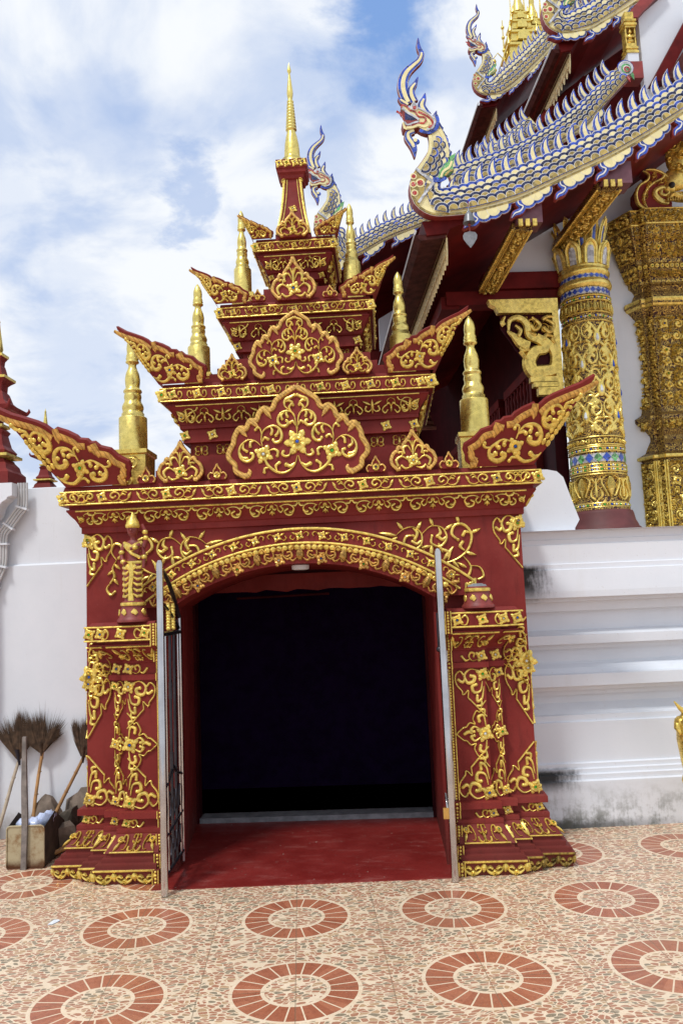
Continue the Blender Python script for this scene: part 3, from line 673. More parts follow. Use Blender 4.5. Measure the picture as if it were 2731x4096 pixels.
for side in (1, -1):
    fx = (lambda q: q) if side == 1 else (lambda q: q.mirror())
    b = MB(); b.sweep(PLAN, BASE); capz(b, PLAN, BASE)
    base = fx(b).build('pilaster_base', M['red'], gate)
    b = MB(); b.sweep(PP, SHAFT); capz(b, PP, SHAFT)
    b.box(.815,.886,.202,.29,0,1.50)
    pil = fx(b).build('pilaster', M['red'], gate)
    # gilding on the base
    g = MB(); gd = MB()
    for i, w in ((0,.215),(1,.06),(2,.10),(3,.06),(4,.19)):
        tgt = gd if (side == 1 and i >= 2) else g
        f, ln, h = segmap(PLAN, i, (.152,.012), (.162,.066)); strip(tgt, [(-ln/2,h+.012),(ln/2,h+.012)], [.012,.012], f, .006)
        k = max(1, round(ln/.105))
        for q in range(k): place(tgt, SWAG, f, .016, ln/k*.96, -ln/2+ln*(q+.5)/k, h*.52, sy=.066)
        f, ln, h = segmap(PLAN, i, (.108,.162), (.050,.258)); strip(g, [(-ln/2,.004),(ln/2,.004)], [.010,.010], f, .008)
        if i in (0, 4): place(g, PANEL2, f, .014, .080, -.005, h*.52, sy=.108)
        elif i == 2: place(g, CSC, f, .014, .075, -.06, h*.5, sy=.105)
        else: place(g, CSC, f, .013, .045, -.045, h*.5, sy=.10)
        f, ln, h = segmap(PLAN, i, (.021,.288), (.020,.338))
        if i in (0, 4): place(g, LF, f, .012, .075, ln/2-.012, h/2, flip=-1); flower(g, ln/2-.022, h/2, .022, f, .013, 5, leaves=4)
        elif i == 2: flower(g, ln/2-.03, h/2, .022, f, .013, 5, leaves=4)
        # shaft
        f, ln, h = segmap(PLAN, i, (.0,.38), (.0,1.158))
        if i == 0:
            for e in (1,):
                place(g, HANG, f, .012, .175, ln/2-.002, h-.006, flip=-1); place(g, LOZ, f, .012, .19, ln/2-.002, h*.50, flip=-1)
                place(g, HANG, f, .012, .185, ln/2-.002, .012, flip=-1, sy=-.185)
        elif i == 2:
            place(g, HANG, f, .012, .094, ln/2-.002, h-.006, flip=-1, sy=.165); place(g, LOZ, f, .012, .085, ln/2-.002, h*.50, flip=-1, sy=.18)
            place(g, HANG, f, .012, .094, ln/2-.002, .012, flip=-1, sy=-.185)
        elif i == 4:
            place(g, HANG, f, .012, .175, ln/2-.002, .012, flip=-1, sy=-.185)
    # outer corner cartouche high on the body, and on the side faces
    cart = MB(); f, ln, h = segmap(PLAN, 4, (.0,.38), (.0,1.158))
    cf = lambda x, y, n, f=f: f(x, y, n)
    place(cart, HANG, f, .014, .15, ln/2-.002, .80, flip=-1, sy=.235); place(cart, HANG, f, .014, .15, ln/2-.002, .80, flip=-1, sy=-.165)
    place(cart, LOZ, f, .016, .17, ln/2-.004, .80, flip=-1, sy=.16); flower(cart, ln/2-.02, .80, .045, f, .02, 7, leaves=5)
    cart2 = MB(); f5, ln5, h5 = segmap(PLAN, 5, (.0,.38), (.0,1.158))
    place(cart2, HANG, f5, .014, .15, -ln5/2+.002, .80, sy=.235); place(cart2, HANG, f5, .014, .16, -ln5/2+.002, .012, sy=-.185)
    flower(cart2, -ln5/2+.02, .80, .045, f5, .02, 7)
    # ledge: flowers on the band, palmettes on the frieze, beaded strip by the door
    for i in (0, 1, 2, 3):
        f, ln, h = segmap(PP, i, (.132,.1405+1.262), (.132,1.497))
        strip(g, [(-ln/2,h-.006),(ln/2,h-.006)], [.012,.012], f, .008); strip(g, [(-ln/2,.006),(ln/2,.006)], [.012,.012], f, .008)
        if i == 0:
            for x in (-.12, .03, .165): flower(g, min(x, ln/2-.02), h/2, .026, f, .014, 4, leaves=4)
            place(g, Mo().c([(0,-.3),(.4,-.4),(.6,0),(.4,.35),(.15,.2)], .17), f, .012, .075, -.10, h/2); place(g, Mo().c([(0,-.3),(.4,-.4),(.6,0),(.4,.35),(.15,.2)], .17), f, .012, .075, .15, h/2, flip=-1)
        elif i == 2: flower(g, ln/2-.03, h/2, .028, f, .014, 4, leaves=4)
        f, ln, h = segmap(PP, i, (.022,1.282), (.105,1.365)); strip(g, [(-ln/2-.02,h+.008),(ln/2+.02,h+.008)], [.010,.010], f, .008)
        if i == 0: place(g, PANEL2, f, .013, .082, -.01, h*.5, sy=-.11)
        elif i == 2: place(g, CSC, f, .013, .10, -.075, h*.5, sy=.10)
        f, ln, h = segmap(PP, i, (.006,1.195), (.004,1.262))
        if i == 0: place(g, LF, f, .012, .085, ln/2-.012, h/2, flip=-1); flower(g, ln/2-.022, h/2, .026, f, .013, 5, leaves=4)
        elif i == 2: flower(g, ln/2-.03, h/2, .026, f, .013, 5, leaves=4)
    bead = MB()
    for (za, zb, o) in ((.0,.08,.17),(.08,.16,.125),(.16,.26,.075),(.26,.34,.03),(.34,.385,.052),(.385,1.155,.004),(1.155,1.20,.03),(1.20,1.27,.012),(1.27,1.37,.07),(1.37,1.505,.138)):
        fb = front(.16-o-.002)
        strip(bead, [(.868,za),(.868,zb)], [.009,.009], fb, .008); strip(bead, [(.902,za),(.902,zb)], [.009,.009], fb, .008)
        nb = max(1, int((zb-za)/.0165))
        for q in range(nb): gem(bead, .885, za+(zb-za)*(q+.5)/nb, .0082, fb, .001, 0)
        bead.box(.864,.9055,.16-o-.002,.21,za,zb,1)
    fx(g).build('gilded_ornament', GOLD4, pil)
    fx(cart).build('corner_cartouche', GOLD4, pil); fx(cart2).build('side_cartouche', GOLD4, pil)
    fx(bead).build('beaded_strip', [M['gold'], M['red']], pil)
    if gd.v: gd.build('mouldy_gilding', [goldpaint('mouldy_gilding', (.45,.30,.06), .5, .4, .85), M['gemb'], M['gemg'], M['gemw']], base)
    # spandrel scrolls
    def thin_(mo, q):
        r = Mo(); r.p = [(p[0], p[1], [w*q for w in p[2]]) if p[0] == 's' else p for p in mo.p]; return r
    s = MB(); fs = front(.28)
    m = Mo()
    m.c([(.02,.02),(.20,.16),(.44,.20),(.62,.02),(.58,-.24),(.36,-.34),(.20,-.20),(.26,-.02),(.42,.0)], .075)
    m.c([(.60,.0),(.84,.20),(1.10,.16),(1.20,-.08),(1.04,-.28),(.84,-.20),(.86,-.02)], .075)
    m.c([(.60,-.20),(.74,-.50),(1.0,-.66),(1.34,-.62),(1.66,-.40),(1.78,-.05),(1.62,.20),(1.40,.20),(1.32,0),(1.46,-.14)], .085)
    m.c([(1.55,-.52),(1.72,-.78),(1.62,-1.02),(1.50,-1.0)], .09); m.c([(1.70,-.76),(1.92,-.80),(2.0,-1.0),(1.88,-1.08)], .07)
    m = thin_(m, .85)
    for lx, ly, la in ((.2,.14,2.2),(.5,.12,1.0),(.6,-.3,.2),(.3,-.36,-2.2),(.9,.2,1.9),(1.16,.1,.6),(.78,-.5,-2.4),(1.0,-.64,-1.9),(1.3,-.62,-.9),(1.62,-.44,-.3),(1.76,.0,.4),(1.5,.24,1.8),(1.62,-.8,2.6),(1.0,-.2,-1.2)): m.leaf(lx, ly, la, .26, .11)
    m.leaf(.02,.02,2.95,.42,.13); m.leaf(.05,-.02,-2.6,.30,.12); m.leaf(1.1,-.6,.9,.40,.14); m.leaf(.80,-.52,1.4,.34,.13); m.leaf(.3,-.3,-1.6,.3,.12)
    for q in ((.42,.18,.52,.06,.46,-.08),(.6,-.12,.5,-.2,.4,-.14),(1.02,.18,1.06,.04,.98,-.04),(1.2,-.05,1.1,-.12,1.02,-.06),(1.2,-.62,1.24,-.44,1.1,-.36),(1.6,-.4,1.5,-.3,1.56,-.2),(1.76,.0,1.64,.04,1.58,-.04),(.36,-.32,.42,-.46,.56,-.44)): m.lobe(q[:2], q[2:4], q[4:], .09)
    place(s, m, fs, .014, .27, .60, 1.985)
    place(s, HANG, fs, .015, .165, 1.388, 2.085, flip=-1, sy=.205); flower(s, 1.37, 2.035, .034, fs, .018, 5, leaves=4)
    if side == -1:                                                    # longer tail of scrolls beside the statue
        place(s, Mo().c([(0,.1),(.25,.5),(.1,.9),(-.25,.8),(-.3,.4),(-.1,.2)], .16).c([(0,.1),(.2,-.3),(.1,-.7),(.3,-1.0)], .14).leaf(.15,-.4,-.6,.4,.2).leaf(.1,-.1,-2.4,.4,.2).leaf(.15,-.8,-2.2,.4,.2).c([(.3,-1.0),(.5,-1.3),(.3,-1.6),(.1,-1.45)], .15), fs, .015, .13, 1.19, 1.90)
    sp_ = fx(s).build('spandrel_scroll', GOLD4, gate)

# ------------------------------------------------------------------ gate: main cornice
def rect(hw, yf): d = AX-yf; return [(-hw,AX-d),(hw,AX-d),(hw,AX+d),(-hw,AX+d)]
AX = .865
BODY = [(-1.39,.28),(1.39,.28),(1.39,1.45),(-1.39,1.45)]
CORN = [(0,2.088),(.022,2.092),(.022,2.128),(.030,2.134),(.036,2.150),(.052,2.178),(.076,2.205),(.090,2.226),(.094,2.228),(.094,2.240),(.080,2.243),(.080,2.262),(.122,2.265),(.122,2.353),(.108,2.356),(.100,2.386),(-.3,2.392)]
b = MB(); b.sweep(BODY, CORN, True); corn = b.build('cornice', M['red'], gate)
g = MB()
for i in (0, 1, 3):
    f, ln, h = segmap(BODY, i, (.122,2.265), (.122,2.353), True)
    rodline(g, f, -ln/2, ln/2, h-.004, .012, .008); rodline(g, f, -ln/2, ln/2, .004, .012, .008)
    k = 7 if i == 0 else 3
    per = ln/k if i != 0 else .414
    for q in range(k): place(g, FRIEZE, f, .013, .083, (q-(k-1)/2)*per, h*.5, sy=.066)
    if i == 0:
        for sx in (1, -1): place(g, FR, f, .013, .08, sx*1.50, h*.5, flip=-sx, sy=.066); flower(g, sx*1.495, h*.5, .030, f, .016, 5, leaves=4)
    f, ln, h = segmap(BODY, i, (.034,2.145), (.090,2.226), True)
    rodline(g, f, -ln/2, ln/2, h+.006, .011, .008)
    k = 8 if i == 0 else 3
    for q in range(k): place(g, CAV, f, .015, .115, (q-(k-1)/2)*(.338 if i == 0 else ln/k), h*.46, sy=.088)
    if i == 0:
        for sx in (1, -1): place(g, HALFCAV, f, .015, .085, sx*(ln/2-.005), h*.46, sy=.088, flip=-sx)
g.build('gilded_frieze', GOLD4, corn)

# ------------------------------------------------------------------ gate: the three upper tiers
def tier(zs, hw, yf, steps, band, nb, cav, nc, rec, nr, row, nw):
    """zs: band bottom/top; profile relative to the tier's body plan"""
    (rb, rt_), hwb = rec; plan = rect(hwb, yf+hw-hwb)
    z0, z1 = band; c0, c1 = cav; o = hw-hwb; oc = (hw-hwb)*.72
    prof = [(-.06, row[0]), (-.04, row[0]), (-.04, row[1]), (.004, row[1]+.004), (.004, rb), (0, rb+.002), (0, rt_-.004), (.018, rt_), (.018, c0-.002)]
    prof += [(.022, c0), (.03, c0+(c1-c0)*.3), (.022+(oc-.022)*.62, c0+(c1-c0)*.7), (oc, c1), (oc+.004, c1+.002), (oc+.004, c1+.010), (oc-.008, c1+.012), (oc-.008, z0-.002), (o, z0), (o, z1), (o-.012, z1+.003), (o-.018, z1+.028), (-.2*hwb, z1+.032)]
    b = MB(); b.sweep(plan, prof, True); t = b.build('cornice', M['red'], gate)
    g = MB()
    for i in (0, 1, 3):
        f, ln, h = segmap(plan, i, (o, z0), (o, z1), True); s_ = h*.92
        rodline(g, f, -ln/2, ln/2, h-.004, .010, .008); rodline(g, f, -ln/2, ln/2, .004, .010, .008)
        k = nb if i == 0 else max(1, nb//2+1)
        for q in range(k): place(g, TIER2 if nb > 5 or q % 2 == 0 else FRIEZE, f, .012, s_*.85, (q-(k-1)/2)*ln/k, h*.5, sy=s_*.8)
        if i == 0:
            for sx in (1, -1): flower(g, sx*(ln/2-.012), h*.5, h*.36, f, .014, 4, leaves=4)
        f, ln, h = segmap(plan, i, (.026, c0), (oc, c1), True); rodline(g, f, -ln/2, ln/2, h+.004, .009, .007); s_ = h*.95
        k = nc if i == 0 else max(1, nc//2+1)
        for q in range(k): place(g, FLEUR if q % 2 == 0 else LYRE, f, .013, s_*.92, (q-(k-1)/2)*ln/k, h*.46, sy=s_*.9)
        if i == 0:
            for sx in (1, -1): place(g, HALFCAV, f, .013, s_*.8, sx*(ln/2-.004), h*.46, sy=s_*.9, flip=-sx)
        f, ln, h = segmap(plan, i, (0, rb), (0, rt_), True)
        k = nr if i == 0 else max(1, nr//2)
        for q in range(k):
            x = (q-(k-1)/2)*ln/k if i else -ln/2+ln*(q+.02)/(k-.96)
            flower(g, max(-ln/2+.012, min(ln/2-.012, x)), h*.5, h*.30, f, .014, 4, leaves=4)
        f, ln, h = segmap(plan, i, (-.04, row[0]), (-.04, row[1]), True); s_ = h*.85
        k = nw if i == 0 else max(1, nw//2)
        for q in range(k): place(g, ROSE, f, .012, s_, (q-(k-1)/2)*ln/k, h*.5, sy=s_*(1 if q % 2 else -1))
        rodline(g, f, -ln/2, ln/2, .004, .008, .006)
    g.build('gilded_frieze', GOLD4, t)
    b = MB()
    for (sh, za, zb) in steps: pl = rect(sh, yf+hw-sh+.02); b.sweep(pl, [(0, za), (0, zb), (-.02, zb+.001)], True)
    b.build('stepped_roof', M['red'], gate)
tier(None, .895, .30, [(.97,2.386,2.436),(.93,2.43,2.484),(.885,2.48,2.532),(.84,2.53,2.585)], (2.941,3.034), 11, (2.803,2.915), 13, ((2.69,2.777), .776), 9, (2.592,2.682), 10)
tier(None, .527, .43, [(.63,3.062,3.10),(.585,3.096,3.14),(.54,3.136,3.19),(.495,3.186,3.262)], (3.537,3.61), 5, (3.408,3.508), 7, ((3.328,3.402), .425), 6, (3.262,3.322), 6)
tier(None, .285, .55, [(.36,3.64,3.672),(.32,3.668,3.705),(.28,3.70,3.745),(.235,3.74,3.80)], (4.046,4.114), 3, (3.925,4.016), 5, ((3.862,3.918), .19), 4, (3.80,3.858), 4)

# ------------------------------------------------------------------ gate: gable leaves, corner wings, finials, spire
def thin(mo, q):
    r = Mo(); r.p = [(p[0], p[1], [w*q for w in p[2]]) if p[0] == 's' else p for p in mo.p]; return r
def antefix(name, x, y, z, s, sy, half, mot, bw, th, lean=.0):
    o2 = [(px*s, py*sy) for px, py in full(half)]
    mp = lambda a, c, d: (x+a, y+d-lean*c, z+c)
    b = MB(); b.prism(o2, 0, th, mapf=mp)
    if th > .03:                                                      # pink weathered rim along the top edge
        pass
    t = b.build(name, M['red'], gate)
    g = MB(); f = lambda a, c, n: Vector((x+a, y-n-lean*c, z+c))
    for fl in (1, -1):
        ln = [(px*s*fl, py*sy) for px, py in inset(half, bw/s*.46)]
        ln[0] = (0, ln[0][1]-bw*.35); a, w = smooth(ln, [bw]*len(ln), 3); strip(g, a, w, f, .012 if s > .2 else .010, 0)
        if half is BIGOUT:
            for (x0, y0, x1, y1) in ((.46,.97,.352,.80),(.65,.80,.53,.69),(.81,.70,.70,.565)):
                strip(g, [((x0*(1-t)+x1*t)*s*fl, (y0*(1-t)+y1*t)*sy) for t in (0,.3,.6,1)], [bw*.9,bw*1.1,bw*.9,bw*.1], f, .013, 0)
            e, w = smooth([(.74*s*fl,.03*sy),(.70*s*fl,.035*sy),(.675*s*fl,.08*sy),(.69*s*fl,.12*sy)], [bw*1.1,bw,bw*.8,bw*.2]); strip(g, e, w, f, .012, 0)
        elif half is SPADE:
            e, w = smooth([(.72*s*fl,.04*sy),(.60*s*fl,.05*sy),(.56*s*fl,.14*sy)], [bw*1.1,bw,bw*.2]); strip(g, e, w, f, .012, 0)
    g.build('leaf_border', GOLDB4, t)
    g = MB(); place(g, mot, f, .014, s*.98, 0, 0, sy=sy*.98, dens=3); g.build('scroll_relief', GOLD4, t)
antefix('gable_leaf', .015, .150, 2.386, .455, .462, BIGOUT, thin(BIG, .88), .036, .055)
antefix('gable_leaf', .01, .275, 3.060, .312, .355, BIGOUT, thin(BIG, .85), .028, .045)
antefix('gable_leaf', .0, .400, 3.635, .155, .205, SPADE, SPD, .024, .04)
antefix('gable_leaf', -.005, .520, 4.132, .118, .128, SPADE, SPD, .020, .035)
for sx in (1, -1):
    antefix('side_leaf', sx*.735, .155, 2.386, .150, .180, SPADE, SPD, .024, .045)
    antefix('small_leaf', sx*.500, .150, 2.386, .062, .066, TINY, TNY, .011, .03); antefix('small_leaf', sx*.955, .150, 2.386, .062, .068, TINY, TNY, .011, .03)
    antefix('side_leaf', sx*.41, .278, 3.060, .100, .122, SPADE, SPD, .018, .035)
    antefix('small_leaf', sx*.245, .402, 3.635, .052, .052, TINY, TNY, .010, .025)
WUP = [(-1.02,1.19),(-.78,1.086),(-.52,1.014),(-.33,.957),(-.19,.9),(-.06,.806),(-.007,.856),(.144,.8),(.273,.727),(.31,.683),(.417,.67),(.46,.626),(.52,.626),(.59,.56),(.734,.518),(.835,.41),(.978,.324),(1.0,.237),(.964,.15),(.964,.08),(.863,.0)]
WFOLD = [(0,-.01),(-.13,.137),(-.216,.223),(-.39,.425),(-.5,.554),(-.63,.727),(-.835,.97),(-1.0,1.13)]
def W1(pts): return [((x-690)/695, (905-y)/695) for x, y in pts]
WING = Mo()
WING.c(W1([(870,640),(840,570),(780,510),(700,500),(630,540),(605,620),(640,690),(710,690),(745,655),(735,640)]), .075); WING.lobe(*W1([(780,520),(720,530),(730,575)]), .06); WING.lobe(*W1([(640,540),(620,590),(655,605)]), .06); WING.lobe(*W1([(850,590),(800,570),(775,590)]), .06); WING.c(W1([(850,570),(840,520),(870,505),(885,535)]), .05)
WING.c(W1([(930,660),(1000,640),(1080,680),(1140,740),(1130,820),(1060,855),(1000,830),(985,790),(1010,785)]), .07); WING.lobe(*W1([(960,655),(990,670),(990,695)]), .06); WING.lobe(*W1([(1040,660),(1070,690),(1045,720)]), .06); WING.lobe(*W1([(1140,770),(1110,800),(1080,780)]), .07); WING.c(W1([(1120,710),(1170,715),(1195,690),(1185,670)]), .05)
WING.c(W1([(600,790),(680,850),(780,875),(850,830),(880,790)]), .06); WING.lobe(*W1([(640,815),(690,830),(725,795)]), .07); WING.c(W1([(850,840),(910,825),(940,860)]), .05)
WING.c(W1([(390,530),(335,430),(360,350),(430,325),(520,360),(575,440),(560,510),(500,535),(450,510),(448,480)]), .075); WING.lobe(*W1([(430,330),(475,350),(462,400)]), .06); WING.lobe(*W1([(340,430),(360,395),(390,405)]), .06); WING.lobe(*W1([(570,420),(550,465),(500,450)]), .07)
WING.c(W1([(340,385),(300,320),(230,300)]), .06); WING.c(W1([(330,400),(290,345),(250,355)]), .05); WING.c(W1([(250,300),(170,280),(130,245)]), .07)
WING.fl((880-690)/695, (905-720)/695, .085, 6, 4)
WING = thin(WING, .80)
def wing(B, w, lean, su, sv):
    """corner wing: a front half and a side half folded along one leaning ridge"""
    for sx in (1, -1):
        def co(u, v): return ((u*(su if u < 0 else 1))*w, v*sv*w)
        def mapF(a, c, d): return (sx*(B[0]-a), B[1]-lean*c+d*.94, B[2]+c+d*lean*.94)
        pts = [co(*p) for p in WFOLD]+[co(*p) for p in WUP]
        b = MB(); b.prism(pts, 0, .045 if w > .3 else .03, mapf=mapF)
        if sx == 1: b.f = [f[::-1] for f in b.f]
        # side half: from the ridge back along the flank
        rid = [co(*p) for p in WFOLD]; n = len(rid)
        flank = [(sx*(B[0]+.0), B[1]+w*1.0*(1-i/(n-1)*.55), B[2]+rid[i][1]*.55) for i in range(n)]
        r3 = [mapF(p[0], p[1], .006) for p in rid]
        b.add(r3+[(sx*(B[0]-rid[i][0]*.75), B[1]+w*(.95-.85*i/(n-1)), B[2]+rid[i][1]*.92) for i in range(n)], [(i, i+1, n+i+1, n+i) for i in range(n-1)])
        t = b.build('corner_wing', M['red'], gate)
        g = MB(); f = lambda a, c, n_: Vector((sx*(B[0]-a), B[1]-lean*c-n_, B[2]+c))
        up_ = [co(*p) for p in WUP]; up_ = inset([(x, y) for x, y in up_], .042*w/.44*1.0)
        bw = .034*w/.44+.006
        a, ww = smooth(up_[:6], [bw*.6]+[bw]*5, 3); strip(g, a, ww, f, .012); a, ww = smooth(up_[6:11], [bw]*5, 3); strip(g, a, ww, f, .012); a, ww = smooth(up_[11:], [bw]*(len(up_)-11), 3); strip(g, a, ww, f, .012)
        for (x0, y0, x1, y1) in ((-.02,.84,.015,.63),(.5,.60,.56,.40)):
            p0, p1 = co(x0, y0), co(x1, y1); strip(g, [(p0[0]*(1-q)+p1[0]*q, p0[1]*(1-q)+p1[1]*q) for q in (0,.35,.7,1)], [bw,bw*1.15,bw*.9,bw*.1], f, .013)
        p = [co(*q) for q in ((.9,.03),(.83,.03),(.79,.09))]; strip(g, p, [bw*1.1,bw,bw*.3], f, .012)
        g.build('leaf_border', GOLDB4, t)
        g = MB(); m2 = Mo(); 
        place(g, WING, f, .014, w*.97, 0, 0, sy=w*sv*.97, dens=3) if su > .95 else place_scaled(g, WING, f, w, su, sv)
        for k in range(7):                                            # chain of overlapping petals on the ridge
            q = .30+.055*k; i = q*(n-1); i0 = int(i); fr = i-i0; rx = rid[i0][0]*(1-fr)+rid[min(i0+1,n-1)][0]*fr; rz = rid[i0][1]*(1-fr)+rid[min(i0+1,n-1)][1]*fr
            for e in (0, 1): strip(g, [(rx+(.006+e*.026-.012*t)*w/.44, rz+(.026*t+e*.010)*w/.44) for t in (0,.5,1,1.4)], [.012*w/.44,.030*w/.44,.030*w/.44,.006], f, .020-.004*e)
        g.build('scroll_relief', GOLD4, t)
def place_scaled(g, mo, f, w, su, sv):
    def T(p): return ((p[0]*(su if p[0] < 0 else 1))*w*.97, p[1]*sv*w*.97)
    for p in mo.p:
        if p[0] == 's': a, b = smooth([T(t) for t in p[1]], [q*w for q in p[2]], 3); strip(g, a, b, f, .014)
        elif p[0] == 'b': x, y = T((p[1], p[2])); gem(g, x, y, p[3]*w*.9, f, .006, 0)
        elif p[0] == 'f': x, y = T((p[1], p[2])); flower(g, x, y, p[3]*w, f, .016, p[4], leaves=p[5])
wing((1.475,.158,2.386), .435, .48, .80, .93)
wing((.90,.285,3.060), .325, .42, .70, .92)
wing((.532,.415,3.635), .228, .40, .64, .86)
wing((.288,.535,4.135), .148, .38, .56, .92)
FIN = [(1.0,0),(1.0,.290),(.97,.297),(.80,.300),(.80,.332),(.72,.336),(.72,.36),(.76,.372),(.76,.39),(.70,.41),(.60,.43),(.58,.45),(.62,.468),(.60,.49),(.55,.502),(.65,.512),(.65,.525),(.58,.535),(.49,.548),(.52,.58),(.54,.62),(.47,.67),(.35,.705),(.27,.732),(.30,.752),(.47,.762),(.48,.772),(.41,.783),(.47,.797),(.41,.808),(.44,.822),(.38,.834),(.38,.855),(.40,.88),(.37,.92),(.25,.96),(.12,.985),(.02,1.0)]
for (x, y, z0, z1, r, ph) in ((1.19,.66,2.700,3.555,.098,.115),(.712,.66,3.22,3.885,.078,.085),(.392,.70,3.80,4.435,.062,.07)):
    for sx in (1, -1):
        b = MB(); b.lathe(sx*x, y, [(r*q, (z1-z0)*t) for q, t in FIN], 28, z0=z0-.02 if x > 1 else z0)
        fin = b.build('finial', M['leafgold'], gate)
        b = MB(); zb = 2.386 if x > 1 else (3.06 if x > .5 else 3.64); h2 = ph
        b.sweep([(sx*x-h2,y-h2),(sx*x+h2,y-h2),(sx*x+h2,y+h2),(sx*x-h2,y+h2)], [(-.02,zb),(-.02,zb+.03),(0,zb+.05),(.004,z0-.05),(.016,z0-.04),(.016,z0-.012),(0,z0-.008)], True)
        if x > 1:
            f = lambda a, c, n, sx=sx: Vector((sx*x+a, y-h2-n, zb+c))
            vine(b, [(-.10,.03),(.10,.03),(.10,.26),(-.10,.26)], f, .012, .06, .025, 5, 200, gems=False)
        b.build('finial_plinth', M['gold'], gate)
b = MB(); SQ = [(0,0)]
SPX, SPY = -.015, .80
def sq(h): return [(SPX-h,SPY-h),(SPX+h,SPY-h),(SPX+h,SPY+h),(SPX-h,SPY+h)]
BELL = [(.150,4.14),(.150,4.165),(.128,4.17),(.128,4.22),(.122,4.26),(.112,4.31),(.100,4.37),(.089,4.44),(.080,4.52),(.073,4.60),(.070,4.66),(.082,4.668),(.088,4.69),(.104,4.705),(.106,4.73),(.112,4.735),(.112,4.80),(.10,4.806)]
b.sweep(sq(.0001), [(o, z) for o, z in BELL], True)
spire = b.build('spire', M['red'], gate)
b = MB()
for f_, sgn in ((0, 1),):
    for sx in (1, -1):
        for i in range(3, 10):
            (h0, z0), (h1, z1) = BELL[i], BELL[i+1]
            strip(b, [(SPX+sx*(h0-.010), z0), (SPX+sx*(h1-.010), z1)], [.020,.020], (lambda x, y, n: Vector((x, SPY-(np.interp(y, [q[1] for q in BELL], [q[0] for q in BELL]))-n, y))), .008)
            strip(b, [(SPX+sx*(h0-.034), z0), (SPX+sx*(h1-.034), z1)], [.007,.007], (lambda x, y, n: Vector((x, SPY-(np.interp(y, [q[1] for q in BELL], [q[0] for q in BELL]))-n, y))), .006)
bf = lambda x, y, n: Vector((SPX+x, SPY-np.interp(4.14+y, [q[1] for q in BELL], [q[0] for q in BELL])-n, 4.14+y))
for sx in (1, -1):
    place(b, Mo().c([(0,0),(.3,.4),(.1,.8),(-.2,.5)], .2).leaf(0,0,-PI/2,.6,.3).leaf(.1,-.2,-1.9,.7,.25), bf, .012, .05, sx*.095, .10, flip=sx)
    place(b, Mo().c([(0,0),(.4,-.1),(.5,-.5),(.2,-.6)], .2).leaf(-.1,0,-PI/2,.9,.3), bf, .012, .04, sx*.055, .525, flip=sx)
    place(b, Mo().c([(.0,.0),(.5,.2),(.8,.7),(.4,1.0),(.1,.7)], .2), bf, .010, .03, 0, .275, flip=sx)
flower(b, 0, .285, .022, bf, .012, 4, leaves=4)
cf = pmap((SPX, SPY-.1125, 4.768), (1,0,0), (0,0,1), (0,-1,0))
for q in (-.085,-.03,.03,.085): flower(b, q, 0, .022, cf, .012, 5, leaves=4)
b.build('gilded_edging', GOLD4, spire)
b = MB()
prof = [(.078,4.806),(.078,4.848),(.060,4.852),(.058,4.875),(.056,4.92),(.052,4.97),(.042,5.03),(.033,5.065),(.030,5.075)]
z = 5.08; r = .041
for k in range(10): prof += [(r*.82,z),(r,z+.006),(r,z+.014),(r*.80,z+.021)]; z += .0245; r -= .0018
prof += [(.016,z+.005),(.021,z+.03),(.0235,z+.055),(.021,z+.09),(.015,z+.14),(.010,z+.185),(.008,z+.20),(.007,z+.215),(.014,z+.228),(.015,z+.24),(.010,z+.262),(.001,z+.30)]
b.lathe(SPX, SPY, prof, 24); b.build('spire_finial', M['leafgold'], gate)

# ------------------------------------------------------------------ gate: folding steel door leaves
def leaf_door(H, Fr, ztopH, ztopF, zbot, curve):
    H, Fr = Vector(H), Vector(Fr); d = Fr-H; L = d.length; U = d/L
    P = lambda t, z, o=0: Vector((H.x+d.x*t, H.y+d.y*t, z))+Vector((-U.y, U.x, 0))*o
    b = MB(); b.tube([P(1,zbot),P(1,ztopF-.02),P(1,ztopF)], [.021,.021,.012], 12); b.tube([P(.965,zbot+.02),P(.965,ztopF-.06)], .008, 8)
    b.tube([P(0,zbot+.03),P(0,ztopH)], .016, 10); b.tube([P(.93,zbot+.03),P(.93,1.44)], .007, 8)
    root = b.build('door_leaf', M['steel'], gate)
    K = 10
    def rail(pts, r, n=8): b = MB(); b.tube(pts, r, n); return b.build('rail', M['blacksteel'], root)
    rail([P(1-t, ztopF-.05-(ztopF-.05-ztopH)*t**1.7) for t in [i/K for i in range(K+1)]], .014)
    rail([P(1-t, 1.62-(.16)*t**1.5) for t in [i/6 for i in range(7)]], .009); rail([P(0,1.44),P(1,1.44)], .014)
    rail([P(0,.56),P(.3,.60),(P(.5,.66)),P(.7,.60),P(1,.56)], .010); rail([P(0,.10),P(1,.10)], .012); rail([P(0,.34),P(1,.30)], .010)
    for q in range(5):
        cx = .1+.2*q
        for cz, h in ((.22,.065),(.45,.078)):
            b = MB(); b.tube([P(cx+.07*math.cos(a), cz+h*math.sin(a)) for a in [k*PI/4 for k in range(9)]], .006, 6); b.build('scroll', M['blacksteel'], root)
    for q in range(1, 5):
        t = (.12,.34,.55,.80)[q-1]; b = MB(); b.tube([P(t,.10),P(t,1.44)], .0095, 10)
        if q % 2: b.tube([P(t,.62),P(t,.74)], .013, 8); b.tube([P(t,1.05),P(t,1.15)], .012, 8)
        b.build('bar', M['steel' if q in (1, 4) else 'blacksteel'], root)  # middle two bars dark all over: chrome's dark reflections put into the colour
    for q in (.35, .6):
        b = MB(); b.tube([P(q,1.46),P(q,1.62)], .012, 8); [b.ball(P(q,1.47+.018*k), .016, 8) for k in range(8)]; b.build('gilt_spindle', M['gold'], root)
    return root, P
lf, LP = leaf_door((-.803,.32,0), (-.775,-.215,0), 1.53, 1.868, .005, 1)
